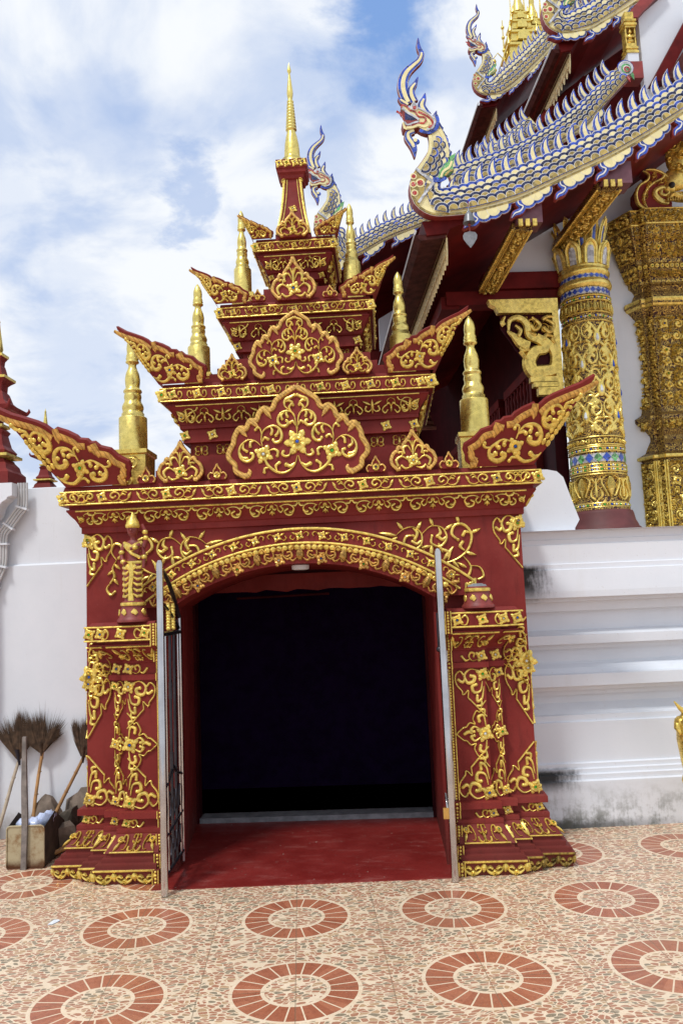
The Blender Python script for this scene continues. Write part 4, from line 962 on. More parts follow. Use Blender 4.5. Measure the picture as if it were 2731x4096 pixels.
rf_, RP = leaf_door((.868,.15,0), (.838,-.09,0), 1.50, 1.872, .005, 1)
b = MB(); b.tube([RP(1.02,.40,.0)+Vector((-.022,0,0)),RP(1.0,.48)+Vector((-.03,0,0)),RP(.98,.40)+Vector((-.022,0,0))], .006, 8); b.box(.791,.823,-.105,-.075,.345,.405, 1)
b.build('padlock', [M['steel'], M['brass']], rf_)
b = MB(); b.tube([RP(.98,1.30)+Vector((-.02,0,0)),RP(.98,1.50)+Vector((-.02,0,0))], .009, 8); b.ball(RP(.98,1.29)+Vector((-.02,0,0)), .018, 10); b.build('latch_bolt', M['blacksteel'], rf_)
# ------------------------------------------------------------------ pavement
GA = .104
b = MB(); b.add([(-60,-14,0),(60,-14,0),(60,90,0),(-60,90,0)], [(0,1,2,3)])
o = b.build('pavement', M['pave']); o['kind'] = 'structure'; o.location = (-.829, -.650, 0); o.rotation_euler = (0, 0, GA)

# ------------------------------------------------------------------ statues on the ledges
def pedestal_mesh(x, y, z):
    b = MB(); b.lathe(x, y, [(.098,0),(.100,.012),(.092,.022),(.086,.03),(.080,.075),(.070,.092),(.072,.098),(.074,.118),(.068,.122),(.062,.128)], 20, 0, z0=z)
    f = lambda a, c, n: Vector((x+(.086+n-.08*c)*math.sin(a/.086), y-(.086+n-.08*c)*math.cos(a/.086), z+.03+c))
    for q in (-.105,-.04,.03,.095): strip(b, [(q-.018,.028),(q-.004,.034),(q+.010,.026),(q+.02,.030)], [.012,.036,.038,.014], f, .007, 1)
    fr = lambda a, c, n: Vector((x+(.074+n)*math.sin(a/.074), y-(.074+n)*math.cos(a/.074), z+.108+c))
    strip(b, [(-.12+.02*k,0) for k in range(13)], [.022]*13, fr, .005, 1)
    return b
sx_, sy_ = -1.055, .085
st = thing('deity_statue', 'small burgundy deity figure with gilded crown and skirt on the left ledge', 'statue', (sx_, sy_, 1.517))
pedestal_mesh(sx_, sy_, 1.517).build('pedestal', [M['skin'], M['gold']], st)
Z = 1.645
def pt(x, y, z): return (sx_+x, sy_+y, Z+z)
b = MB()                                                              # one continuous body: legs, hips, waist, chest, neck
def loft(rows, n=16, mat=0):
    vs = []; fs = []
    for (x, y, z, rx, ry) in rows:
        for k in range(n): a = 2*PI*k/n; vs.append(pt(x+rx*math.cos(a), y+ry*math.sin(a), z))
    for i in range(len(rows)-1):
        for k in range(n): k2 = (k+1) % n; fs.append((i*n+k, i*n+k2, (i+1)*n+k2, (i+1)*n+k))
    b.add(vs, fs, mat, True); b.add(vs[:n], [tuple(range(n))[::-1]], mat); b.add(vs[-n:], [tuple(range(n))], mat)
loft([(0,0,0,.056,.042),(0,0,.03,.048,.036),(-.002,0,.12,.053,.040),(0,0,.20,.058,.041),(0,0,.235,.048,.037),(0,0,.262,.033,.027),(.002,0,.29,.040,.030),(.004,-.002,.325,.050,.033),(.004,-.002,.352,.056,.030),(.004,-.002,.368,.040,.024),(.004,-.004,.378,.018,.017),(.004,-.006,.395,.016,.016),(.004,-.010,.405,.024,.024),(.004,-.012,.425,.033,.032),(.004,-.012,.448,.035,.034),(.004,-.010,.466,.030,.030)])
b.tube([pt(-.048,0,.352),pt(-.066,-.004,.31),(pt(-.064,-.014,.265)),pt(-.045,-.036,.235),pt(-.030,-.046,.228)], [.017,.015,.013,.011,.012], 10)
b.tube([pt(.054,0,.352),pt(.076,-.01,.33),(pt(.088,-.012,.39)),pt(.082,-.014,.43),pt(.064,-.014,.47)], [.016,.014,.013,.011,.010], 10)
b.tube([pt(.050,-.02,.345),pt(.028,-.044,.325),pt(-.002,-.046,.318)], [.013,.012,.010], 8)
b.tube([pt(.058,.0,.34),pt(.074,-.006,.27),pt(.070,-.02,.20)], [.014,.012,.010], 8)
b.tube([pt(.004,-.046,.440),pt(.004,-.052,.428)], [.005,.006], 6)          # nose
for e in (-.013, .021): b.ball(pt(e,-.043,.441), .005, 6); 
b.tube([pt(-.008,-.043,.417),pt(.016,-.043,.417)], .003, 6)
for e in (-.032,.040): b.ball(pt(e,-.010,.440), .010, 8, sc=(.4,.7,1.2))
b.build('body', M['skin'], st)
b = MB(); b.lathe(sx_+.004, sy_-.010, [(.036,.448),(.044,.454),(.046,.468),(.041,.474),(.039,.486),(.030,.502),(.020,.518),(.010,.534),(.001,.55)], 16, z0=Z); b.build('crown', M['gold'], st)
b = MB()
f = lambda a, c, n: Vector((sx_+(.057+n)*math.sin(a/.057), sy_-(.042+n)*math.cos(a/.057), Z+c))
for k in range(6):
    z = .03+.035*k
    for q in (-1, 1): strip(b, [(q*.012,z+.012),(q*.035,z-.004),(q*.068,z),(q*.105,z+.022)], [.010,.020,.022,.012], f, .010)
strip(b, [(0,.235),(.004,.16),(-.004,.08),(0,.0)], [.026,.030,.026,.04], f, .016)
strip(b, [(-.08,.238),(0,.232),(.08,.238)], [.02,.024,.02], f, .010); strip(b, [(-.03,.215),(0,.19),(.03,.215)], [.03,.04,.03], f, .012)
f2 = lambda a, c, n: Vector((sx_+.004+(.056+n)*math.sin(a/.056), sy_-(.032+n)*math.cos(a/.056), Z+c))
strip(b, [(-.075,.352),(-.03,.338),(0,.322),(.03,.338),(.075,.352)], [.034,.040,.046,.040,.034], f2, .012); strip(b, [(-.06,.34),(.0,.29),(.05,.265)], [.022]*3, f2, .010)
for p in ((-.066,-.012,.30),(-.05,-.034,.24),(.087,-.018,.385),(.084,-.02,.42),(.074,-.012,.268),(.03,-.05,.326)): b.ball(pt(*p), .020, 8, sc=(1,1,.8))
b.build('gilded_ornament', M['gold'], st)
px_ = 1.045
o = pedestal_mesh(px_+GX*0, sy_, 1.517); ep = thing('statue_pedestal', 'empty round burgundy pedestal with gold lions on the right ledge', 'pedestal', (px_, sy_, 1.517))
o.build('drum', [M['skin'], M['gold']], ep)
b = MB(); b.lathe(px_, sy_, [(.06,.126),(.052,.140),(.048,.138),(.030,.146)], 11, z0=1.517); b.build('broken_top', M['sill'], ep)

# ------------------------------------------------------------------ boundary wall on the left
wl = thing('boundary_wall', 'tall white plastered boundary wall left of the gate', 'wall', (-2.2, 1.05, 0))
b = MB(); b.sweep([(-9,1.05),(-1.30,1.05)], [(0,0),(0,1.955),(-.022,1.968),(-.022,2.535),(-.06,2.545),(-.5,2.55)]); b.box(-9,-1.3,1.30,1.55,0,2.54)
b.build('wall_face', M['wall'], wl)
b = MB(); SCR = [(-5,2.56),(-2.20,2.56),(-2.20,2.465),(-2.235,2.455),(-2.24,2.44),(-2.275,2.42),(-2.30,2.385),(-2.315,2.33),(-2.335,2.30),(-2.39,2.285),(-2.38,2.262),(-2.40,2.25),(-2.41,1.9),(-2.40,1.3),(-2.42,0),(-5,0)]
b.prism(SCR, .90, 1.03); b.build('scrolled_buttress', M['wall'], wl)
b = MB(); b.box(-1.86,-1.62,1.5,1.7,2.54,2.66); b.box(-2.06,-1.86,1.62,1.9,2.5,2.76); b.build('coping_block', M['plain'], wl)
b = thing('conduit_bundle', 'four grey conduit pipes clipped down the white wall', 'pipes', (-2.3, 1.0, 1.7))
ctrl = [(-2.165,2.57),(-2.165,2.40),(-2.20,2.345),(-2.27,2.25),(-2.315,2.18),(-2.318,2.02),(-2.33,1.94),(-2.37,1.85),(-2.40,1.74),(-2.44,1.60)]
c2, _ = smooth(ctrl, [1]*len(ctrl), 5)
for k in range(4):
    q = MB(); pts = []
    for i, (x, z) in enumerate(c2):
        a = c2[max(i-1,0)]; e = c2[min(i+1,len(c2)-1)]; dx, dz = e[0]-a[0], e[1]-a[1]; l = math.hypot(dx, dz)
        off = (k-1.5)*.019; pts.append((x-dz/l*off, .995+.004*k, z+dx/l*off))
    q.tube(pts, .0095, 8); q.build('pipe', M['conduit'], b)
for i in (6, 15, 22, 29, 37):
    q = MB(); (x, z), e, a = c2[i], c2[i+1], c2[i-1]; dx, dz = e[0]-a[0], e[1]-a[1]; l = math.hypot(dx, dz); nx, nz = -dz/l, dx/l; tx, tz = dx/l, dz/l
    q.prism([(x+nx*s*.045+tx*t*.007, z+nz*s*.045+tz*t*.007) for s, t in ((-1,-1),(1,-1),(1,1),(-1,1))], .982, 1.03); q.build('clip', M['plain'], b)

# ------------------------------------------------------------------ burgundy prang posts beyond the wall
def prang(cx, cy, z0, s, label):
    t = thing('stupa_post', label, 'stupa', (cx, cy, z0))
    def SQ(h): return [(cx-h,cy-h),(cx+h,cy-h),(cx+h,cy+h),(cx-h,cy+h)]
    pr = [(.335,0),(.335,.05),(.27,.17),(.248,.19),(.238,.43),(.20,.47),(.185,.53),(.145,.58),(.14,.60)]
    b = MB(); b.sweep(SQ(.0001), [(o*s, z0+z*s) for o, z in pr], True)
    pr2 = [(.15,.655),(.165,.70),(.12,.76),(.09,.90),(.11,.94),(.085,.97),(.06,.98)]
    b.sweep(SQ(.0001), [(o*s, z0+z*s) for o, z in pr2], True)
    b.sweep(SQ(.0001), [(o*s, z0+z*s) for o, z in [(.05,1.0),(.05,1.10),(.10,1.12),(.12,1.16),(.235,1.17),(.255,1.215),(.20,1.22),(.16,1.27),(.13,1.30),(.10,1.40),(.085,1.42)]], True)
    b.sweep(SQ(.0001), [(o*s, z0+z*s) for o, z in [(.08,1.42),(.085,1.50),(.11,1.53),(.145,1.56),(.14,1.585),(.09,1.60),(.07,1.70),(.06,1.74)]], True)
    b.sweep(SQ(.0001), [(o*s, z0+z*s) for o, z in [(.055,1.74),(.06,1.80),(.085,1.845),(.085,1.865),(.04,1.88),(.02,1.92)]], True)
    b.build('tiered_body', M['red'], t)
    for o, z in ((.20,.625),(.10,.99),(.145,1.565),(.088,1.848)):
        g = MB(); g.sweep(SQ(.0001), [(o*s*.8,z0+(z-.012)*s),(o*s*1.04,z0+z*s),(o*s*1.04,z0+(z+.03)*s),(o*s*.7,z0+(z+.035)*s)], True); g.build('gilded_band', M['gold'], t)
    for i in range(4):
        g = MB(); a = PI/4+i*PI/2; g.tube([(cx+math.cos(a)*r*s, cy+math.sin(a)*r*s, z0+z*s) for r, z in ((.30,1.19),(.345,1.20),(.375,1.235),(.37,1.27))], [.03*s,.025*s,.018*s,.003], 6); g.build('upturned_eave', M['red'], t)
    g = MB(); g.lathe(cx, cy, [(.045*s,1.90*s),(.06*s,1.94*s),(.05*s,2.02*s),(.032*s,2.16*s),(.02*s,2.27*s),(.026*s,2.285*s),(.012*s,2.32*s),(.001,2.37*s)], 16, z0=z0); g.build('finial', M['leafgold'], t)
prang(-2.84, 2.0, 2.50, .745, 'burgundy tiered stupa post with gold bands and finial at the far left')
prang(-3.04, 3.5, 2.72, .45, 'smaller burgundy stupa post mostly hidden behind the left corner wing')
b = MB(); R_ = random.Random(4); tr = thing('small_tree', 'bit of green leafy treetop above the white wall', 'tree', (-2.95, 4.6, 0))
for k in range(240):
    a, e, r = R_.uniform(0, 2*PI), R_.uniform(-1, 1), R_.uniform(.05, .30)
    c = Vector((-2.95+r*math.cos(a)*1.2, 4.6+r*math.sin(a), 2.86+r*e*.8)); u = Vector((R_.uniform(-1,1), R_.uniform(-1,1), R_.uniform(-.6,.6))).normalized(); w = u.cross(Vector((R_.uniform(-1,1), R_.uniform(-1,1), 1))).normalized()
    l = R_.uniform(.05,.09); b.add([c, c+u*l*.5+w*l*.22, c+u*l, c+u*l*.5-w*l*.22], [(0,1,2,3)])
b.build('crown', M['leafg'], tr)
b = MB(); b.tube([(-2.95,4.6,0),(-2.94,4.6,1.5),(-2.95,4.6,2.8)], [.05,.04,.015], 8); b.build('trunk', M['trunk'], tr)

# ------------------------------------------------------------------ brooms, tin dustpan, stones
def broom(foot, neck, tip, spread, seed, label, handle, bind):
    R = random.Random(seed); foot, neck, tip = Vector(foot), Vector(neck), Vector(tip)
    t = thing('grass_broom', label, 'broom', foot, group='brooms leaning on the white wall')
    d = (neck-foot)
    b = MB(); pts = [foot+d*q+Vector((R.uniform(-.004,.004), 0, 0)) for q in (0,.25,.5,.75,1.04)]; b.tube(pts, [.013,.0125,.012,.0115,.011], 10)
    for q in (.3,.55,.8): b.tube([foot+d*(q-.006),foot+d*(q+.006)], .0145, 10)
    b.build('handle', M[handle], t)
    ax = (tip-neck); L = ax.length; ax.normalize(); sd_ = ax.cross(Vector((0,1,0))).normalized(); th = Vector((0,1,0))
    b = MB()
    tufts = [(R.uniform(-1, 1)*1.05, R.uniform(.72, 1.12), R.uniform(.05, .16)) for k in range(15)]
    for k in range(1500):
        tq, tl, tw = tufts[k % 15]; q = tq+R.gauss(0, tw); s = q*spread; e = R.uniform(-1, 1)
        ln = L*tl*(1-.14*min(1.5, abs(q))**2)*R.uniform(.74, 1.03)*(1 if R.random() > .03 else 1.2)
        p0 = neck+ax*.01+sd_*q*.012+th*e*.010; p3 = neck+ax*ln*math.cos(s*.8)+sd_*(ln*math.sin(s)*.92)+th*e*.035-Vector((0,.006,0))
        mid = neck+ax*ln*.45+sd_*(ln*.45*math.sin(s)*1.12)+th*e*.03
        w = R.uniform(.0010, .0024); n_ = sd_*w
        b.add([p0-n_, p0+n_, mid+n_*1.2, mid-n_*1.2, p3], [(0,1,2,3),(3,2,4)])
    b.build('bristles', M['bristle'], t)
    b = MB(); b.tube([neck-ax*.035, neck, neck+ax*.05, neck+ax*.075], [.013,.017,.030,.038], 12, flat=.6); b.build('binding', M[bind], t)
broom((-2.28,.80,0), (-2.178,.985,.56), (-2.215,1.02,.90), .70, 1, 'grass broom with pale handle at the far left', 'palebamboo', 'bind')
broom((-2.02,.80,.02), (-2.010,.985,.60), (-2.03,1.01,.885), 1.05, 2, 'widest grass broom with straight orange bamboo handle behind the tin', 'bamboo', 'bristle')
broom((-1.91,.80,.09), (-1.705,.97,.565), (-1.675,1.01,.86), .52, 3, 'narrow grass broom tilted against the gate beside the stones', 'bamboo', 'bristle')
tn = thing('tin_dustpan', 'rusty square tin dustpan with an upright grey wooden handle', 'dustpan', (-1.84, .33, 0))
A = .05
def tp(u, v, z): c, s = math.cos(A), math.sin(A); return (-1.965+u*c-v*s, .345+u*s+v*c, z)
b = MB(); Wd, Dp, Ht = .236, .42, .262
def rr(u0, u1, z0, z1, r):
    return [(u0+r*(1-math.cos(a)), z0+r*(1-math.sin(a))) for a in (0,PI/4,PI/2)]+[(u1-r*(1-math.cos(a)), z0+r*(1-math.sin(a))) for a in (PI/2,PI/4,0)]+[(u1-r*(1-math.cos(a)), z1-r*(1-math.sin(a))) for a in (0,PI/4,PI/2)]+[(u0+r*(1-math.cos(a)), z1-r*(1-math.sin(a))) for a in (PI/2,PI/4,0)]
po = rr(0, Wd, 0, Ht, .02); b.prism(po, 0, .006, mapf=lambda x, z, d: tp(x, d, z))
b.add([tp(0,0,.012),tp(0,Dp,.012),tp(0,Dp*.9,.20),tp(0,Dp*.45,.305),tp(0,0,.25)], [(0,1,2,3,4)], 1); b.add([tp(Wd,0,.012),tp(Wd,Dp,.012),tp(Wd,Dp*.9,.20),tp(Wd,Dp*.45,.305),tp(Wd,0,.25)], [(4,3,2,1,0)], 1)
b.add([tp(0,0,.012),tp(Wd,0,.012),tp(Wd,Dp,.012),tp(0,Dp,.012)], [(0,1,2,3)], 1)
ru = [tp(*p) for p in [(.0,-.002,.02),(Wd,-.002,.02)]]
b.tube([tp(x, -.003, z) for x, z in po+po[:1]], .005, 6)
b.build('pan', [M['tin'], M['rockd']], tn)
b = MB(); H = [(-.014,0),(.018,0),(.019,.3),(.016,.55),(.013,.81),(-.009,.812),(-.018,.5),(-.017,.25)]
b.prism(H, -.030, -.008, mapf=lambda x, z, d: tp(.112+x+.006*math.sin(z*6), d+.03*z, z-.012*0)); b.build('handle', M['wood'], tn)
bg_ = MB(); R = random.Random(8)
bt = thing('plastic_bag', 'crumpled pale blue plastic bag stuffed in the tin dustpan', 'bag', tp(.17,.17,.24))
for (u, v, z, r) in ((.175,.17,.255,.055),(.20,.20,.275,.04),(.07,.10,.25,.045),(.13,.14,.235,.06)):
    bb = MB(); bb.ball((0,0,0), 1, 14); q = [Vector(p) for p in bb.v]; vs = [Vector(tp(u, v, z))+Vector((p.x*r*(1+.3*math.sin(7*p.y+u*50)), p.y*r, p.z*r*.75*(1+.3*math.sin(9*p.x+3*p.y)))) for p in q]; bg_.add(vs, bb.f, 0, True)
bg_.build('folds', M['bag'], bt)
def stone(c, sz, seed, label, mat, tilt=(0,0,0)):
    R = random.Random(seed); bb = MB(); n = 12; bb.ball((0,0,0), 1, n); rot = Matrix.Rotation(tilt[1], 3, 'Y') @ Matrix.Rotation(tilt[2], 3, 'Z')
    cuts = [(Vector((R.uniform(-1,1), R.uniform(-1,1), R.uniform(-.6,1))).normalized(), R.uniform(.55,.8)) for k in range(11)]
    vs = []
    for p in bb.v:
        v = Vector(p)*1.05
        for nrm, dd in cuts:
            e = v.dot(nrm)-dd
            if e > 0: v -= nrm*e
        v = rot @ Vector((v.x*sz[0]*1.35, v.y*sz[1]*1.35, v.z*sz[2]*1.35)); vs.append(Vector(c)+v)
    mz = min(v.z for v in vs)
    b = MB(); b.add([v-Vector((0,0,min(0,mz-.0)) if mz < 0 else (0,0,0)) for v in vs], bb.f, 0, False)
    o = b.build('stone', M[mat]); tag(o, label, 'stone', 'stones heaped at the wall foot'); return o
stone((-1.93,.90,.14), (.105,.06,.125), 3, 'reddish brown stone behind the tin dustpan', 'rock')
stone((-1.62,.93,.15), (.16,.06,.14), 5, 'large brown stone leaning on the wall beside the gate base', 'rock')
stone((-1.74,.80,.205), (.055,.05,.07), 9, 'small dark stone perched on top of the heap', 'rockd', (0,.6,0))
stone((-1.755,.70,.095), (.10,.07,.085), 12, 'grey brown stone at the front of the heap', 'rock')
o = MB(); o.tube([(-1.80,.52,.018),(-1.50,.74,.11)], [.016,.014], 10); t = o.build('bamboo_stick', M['bamboo']); tag(t, 'orange bamboo stick lying between the tin and the gate base', 'stick')
o = MB(); o.add([(-1.31,-.60,.004),(-1.285,-.595,.004),(-1.265,-.545,.004),(-1.28,-.535,.006),(-1.295,-.55,.010)], [(0,1,2,3,4)]); o.add([(-1.31,-.60,.001),(-1.285,-.595,.001),(-1.265,-.545,.001),(-1.28,-.535,.002)], [(0,1,2,3)]); t = o.build('paper_scrap', M['plain']); tag(t, 'scrap of white paper lying on the patterned tiles', 'litter')
# ------------------------------------------------------------------ temple hall (own axes: x along its front, y into it)
TH = .09
HU, HVV = 1.5, .77
hall = thing('temple_hall', 'white and gold temple hall with naga bargeboards right of the gate', 'temple', (HU*math.cos(TH)-HVV*math.sin(TH), HU*math.sin(TH)+HVV*math.cos(TH), 0), TH, off=(HU, HVV, 0))
# stepped white base
PL = [(0,0),(0,.305),(-.022,.312),(-.022,.345),(-.045,.350),(-.045,.378),(-.065,.383),(-.065,.412),(-.085,.418),(-.085,.69),(-.105,.695),(-.105,.735),(-.14,.742),(-.18,.775),(-.215,.81),(-.215,.868),(-.175,.869),(-.175,.905),(-.125,.906),(-.120,.938),(-.055,.940),(-.055,1.02),(-.10,1.028),(-.14,1.06),(-.20,1.085),(-.215,1.10),(-.215,1.190),(-.165,1.192),(-.165,1.226),(-.105,1.228),(-.105,1.29),(-.15,1.30),(-.215,1.325),(-.215,1.458),(-.155,1.460),(-.155,1.526),(-.105,1.528),(-.105,1.554),(-.035,1.556),(-.035,1.60),(-.055,1.752),(-.068,1.757),(-.068,1.792),(-.080,1.797),(-.080,1.93),(-.090,1.935),(-.090,1.968),(-.10,1.973),(-.10,2.03),(-.5,2.032)]
b = MB(); b.sweep([(1.30,3.2),(1.30,.77),(6.0,.77)], PL); b.add([(1.3,.80,2.031),(6,.80,2.031),(6,9,2.031),(1.3,9,2.031)], [(0,1,2,3)]); b.build('stepped_plinth', M['white'], hall)
b = MB(); RAIL = [(1.40,2.03),(1.40,2.50),(1.80,2.49),(1.87,2.475),(1.915,2.43),(1.945,2.33),(1.975,2.23),(2.012,2.115),(1.975,2.055),(1.975,2.03)]
b.prism(RAIL, .92, 1.06); b.build('stair_rail', M['plain'], hall)
# column
CX, CY = 2.285, 1.22
b = MB(); b.lathe(CX, CY, [(.292,2.0315),(.292,2.052),(.268,2.07),(.262,2.085),(.245,2.12),(.235,2.17),(.228,2.19),(.214,2.195)], 40); ped = b.build('column_base', M['pedred'], hall)
b = MB()
b.lathe(CX, CY, [(.212,2.19),(.212,2.215),(.206,2.22),(.204,2.45),(.207,2.455),(.207,2.54),(.204,2.545),(.204,2.63),(.203,2.64),(.200,2.75),(.187,3.64),(.187,3.86),(.183,3.865),(.183,3.92),(.186,3.925)], 48, 0)
b.lathe(CX, CY, [(.180,3.92),(.205,3.94),(.208,3.955),(.200,3.985),(.180,3.99),(.178,4.03),(.196,4.04),(.20,4.06),(.192,4.075),(.185,4.08),(.190,4.095),(.186,4.115),(.165,4.12),(.15,4.45)], 48, 1)
colm = b.build('column', [M['gilt'], M['lacgold']], hall)
def cyl(r, z): return lambda x, y, n: Vector((CX+(r+n)*math.sin(x/.2), CY-(r+n)*math.cos(x/.2), z+y))
HALF = .2*PI*.62
g = MB()
def cring(z, r, w, h, tgt=None): strip(tgt or g, [(-HALF+2*HALF*i/36, 0) for i in range(37)], [w]*37, cyl(r, z), h)
for z in (2.215,2.243,2.462,2.482,2.508,2.536,2.636,2.668,2.682,2.745,3.650,3.718,3.812,3.85): cring(z, .203 if z < 3 else .187, .012, .010)
NB = 46
for z, r in ((2.229,.209),(2.495,.206),(2.523,.206),(2.652,.203),(3.685,.187),(3.832,.186)):
    for k in range(NB):
        x = -HALF+2*HALF*(k+.5)/NB*1.0
        gem(g, x, 0, .0085, cyl(r, z), .002, (0, 0, 1, 0, 3, 0, 2)[k % 7])
vs_ = Mo().leaf(0,.62,-PI/2,1.15,.70); vs_.c([(.0,.70),(.3,.62),(.52,.35),(.40,0),(.2,-.4)], .12); vs_ = vs_.mir(); vs_.st([(0,.2),(0,-.1),(0,-.4)], [.2,.34,.1])
dancer = Mo().c([(.06,.2),(.30,.0),(.36,-.3),(.12,-.46)], .13).lobe((.05,.3),(.25,.5),(.42,.42),.12); dancer = dancer.mir(); dancer.st([(0,.5),(0,.2),(0,-.1),(0,-.35)], [.12,.2,.24,.16])
for k in range(-3, 4):
    place(g, vs_, cyl(.204, 2.352), .020, .125, k*.205+.01, 0, sy=.14, dens=3); place(g, dancer, cyl(.204, 2.352), .016, .10, k*.205+.112, -.01, sy=.16, dens=3)
for k in range(-9, 10): flower(g, k*.042, 0, .017, cyl(.202, 2.713), .012, 6)
leafrow = Mo().leaf(0,-.5,PI/2,1.0,.5).c([(.1,-.4),(.36,-.2),(.3,.2)], .14); leafrow = leafrow.mir()
for k in range(-8, 9): place(g, leafrow, cyl(.187, 3.765), .014, .075, k*.052, 0, sy=.09, dens=2)
# lattice with drop-shaped jewels and scrolls in every cell
DX, DZ = .1257, .2015
drop = [(0,.5),(.12,.2),(.2,-.02),(.16,-.2),(0,-.3)]
cell = Mo().c([(.03,-.52),(.10,-.30),(.34,-.26),(.46,-.50),(.34,-.70),(.18,-.62)], .115); cell.c([(.06,.52),(.10,.20),(.36,.02),(.50,.26),(.36,.44),(.22,.34)], .115); cell.c([(.06,-.10),(.26,-.08),(.42,-.22)], .10); cell.leaf(.42,.36,1.3,.34,.16); cell.lobe((.4,-.4),(.56,-.5),(.56,-.66),.11); cell.c([(.05,.5),(.2,.72),(.36,.62),(.3,.5)], .10)
cell.p = [(p[0], p[1], [w*1.9 for w in p[2]]) if p[0] == 's' else p for p in cell.p]; cell = cell.mir(); cell.leaf(0,-.2,PI/2,.4,.14)
for row in range(-1, 7):
    for k in range(-5, 6):
        x = k*DX*2+(DX if row % 2 else 0); z = 2.80+row*DZ-.10
        if abs(x) > HALF-.01: continue
        rz = lambda y: .200-.0148*max(0, min(1, (y-2.75)/.89))
        fm = lambda a, c, n, x=x, z=z: (lambda c: Vector((CX+(rz(z+c)+n)*math.sin((x+a)/.2), CY-(rz(z+c)+n)*math.cos((x+a)/.2), z+c)))(max(2.756-z, min(3.642-z, c)))
        lim = lambda pts: [p for p in pts if 2.752 < z+p[1] < 3.645]
        for sx in (1, -1):
            l = lim([(sx*(.02+(DX-.02)*t+.018*math.sin(PI*t)), -.035-(DZ-.07)*t) for t in [i/7 for i in range(8)]])
            if len(l) > 2: strip(g, l, [.024]*len(l), fm, .016)
        if 2.78 < z < 3.62:
            strip(g, [(0,.075),(0,.045),(0,.01),(0,-.03),(0,-.05)], [.010,.05,.072,.055,.02], fm, .018)
            strip(g, [(0,.05),(0,.02),(0,-.01),(0,-.025)], [.004,.022,.030,.010], fm, .026, 1 if (row+k) % 2 else 3)
        if 2.76 < z-DZ < 3.66: place(g, cell, fm, .016, .155, 0, -DZ, sy=.165, dens=2)
g.build('gilded_relief', LAC4, colm)
for z, h, nn, cols in ((2.586,.080,20,(1,2)),(3.892,.052,26,(1,1)),(4.010,.038,26,(1,1))):
    d = MB(); r = .2055 if z < 3 else (.1865 if z < 4 else .181); cw = 2*PI*.2/nn
    strip(d, [(-HALF+2*HALF*i/40, 0) for i in range(41)], [h]*41, cyl(r-.004, z), .004, 0)
    for k in range(-nn//3-1, nn//3+2):
        f = cyl(r+.003, z); d.add([f(k*cw-cw*.5,0,0), f(k*cw,-h*.46,0), f(k*cw+cw*.5,0,0), f(k*cw,h*.46,0)], [(0,1,2,3)], cols[k % 2])
    d.build('mirror_tile_band', [M['silver'], M['blue'], M['tgreen']], colm)
cap = MB()
for ringi, (zb, h, r0, r1, wd, nn, off, inner) in enumerate(((4.105,.185,.180,.222,.135,9,0,2),(4.26,.24,.150,.215,.080,11,.5,1))):
    for k in range(nn):
        a = 2*PI*(k+off)/nn; f = lambda x, y, n, a=a: Vector((CX+(r0+(r1-r0)*(y/h)**1.6+n)*math.sin(a+x/.2), CY-(r0+(r1-r0)*(y/h)**1.6+n)*math.cos(a+x/.2), zb+y))
        pr = [(0,.0,1),(.25,.0,1),(.5,0,1),(.72,0,.92),(.86,0,.66),(.95,0,.36),(1.0,0,.06)]
        for sg, mt, w_, e in ((1, 0, wd, .012), (1, inner, wd*.52, .016)):
            strip(cap, [(0, h*t*(1 if mt == 0 else .80)) for t, _, q in pr], [w_*q for t, _, q in pr], f, e, mt)
        for sx in (1, -1): strip(cap, [(sx*wd*.34*q, h*t*.9) for t, _, q in pr], [wd*.17]*len(pr), f, .020, 0)
cap.build('lotus_capital', [M['lacgold'], M['blue'], M['silver']], colm)
# front wall behind the column, side wall, beam, timberwork
b = MB(); b.prism([(2.30,2.033),(6,2.033),(6,6.2),(3.6,6.2),(2.30,4.62)], 1.62, 1.80); b.build('front_wall', M['plain'], hall)
b = MB(); b.prism([(1.60,4.135),(2.30,4.135),(2.30,4.62),(2.15,4.56),(1.80,4.36)], 1.32, 1.40); b.build('gable_infill', M['plain'], hall)
b = MB(); b.box(1.50,2.30,1.25,1.42,4.00,4.135); b.box(1.20,2.30,1.28,1.42,3.885,3.995); b.box(1.16,1.30,1.3,9,3.86,3.96); b.build('tie_beam', M['maroon'], hall)
b = MB(); b.box(2.02,2.12,1.40,14,2.033,4.4); b.box(1.98,2.02,1.38,14,2.033,2.10)
b.box(2.02,2.12,3.0,14,4.4,5.8)
sw = b.build('side_wall', M['maroond'], hall)
for k in range(5):
    v0 = 1.75+k*1.15; b = MB(); b.box(1.96,2.03,v0,v0+.06,2.05,3.5); b.box(1.96,2.03,v0+.86,v0+.92,2.05,3.5); b.box(1.95,2.03,v0,v0+.92,3.44,3.52); b.box(1.95,2.03,v0,v0+.92,2.50,2.56)
    w_ = b.build('window', M['maroon'], hall)
    for q in range(7):
        b = MB(); y = v0+.12+q*.113
        prof = [(.018,2.56),(.018,2.66),(.028,2.70),(.018,2.74),(.03,2.86),(.022,2.96),(.014,3.0),(.026,3.06),(.014,3.12),(.030,3.24),(.018,3.30),(.026,3.36),(.018,3.40),(.018,3.45)]
        b.lathe(1.975, y, prof, 10); b.lathe(1.975, y, [(.02,2.05),(.02,2.12),(.032,2.18),(.02,2.24),(.034,2.34),(.02,2.42),(.02,2.50)], 10); b.build('baluster', M['maroon'], w_)
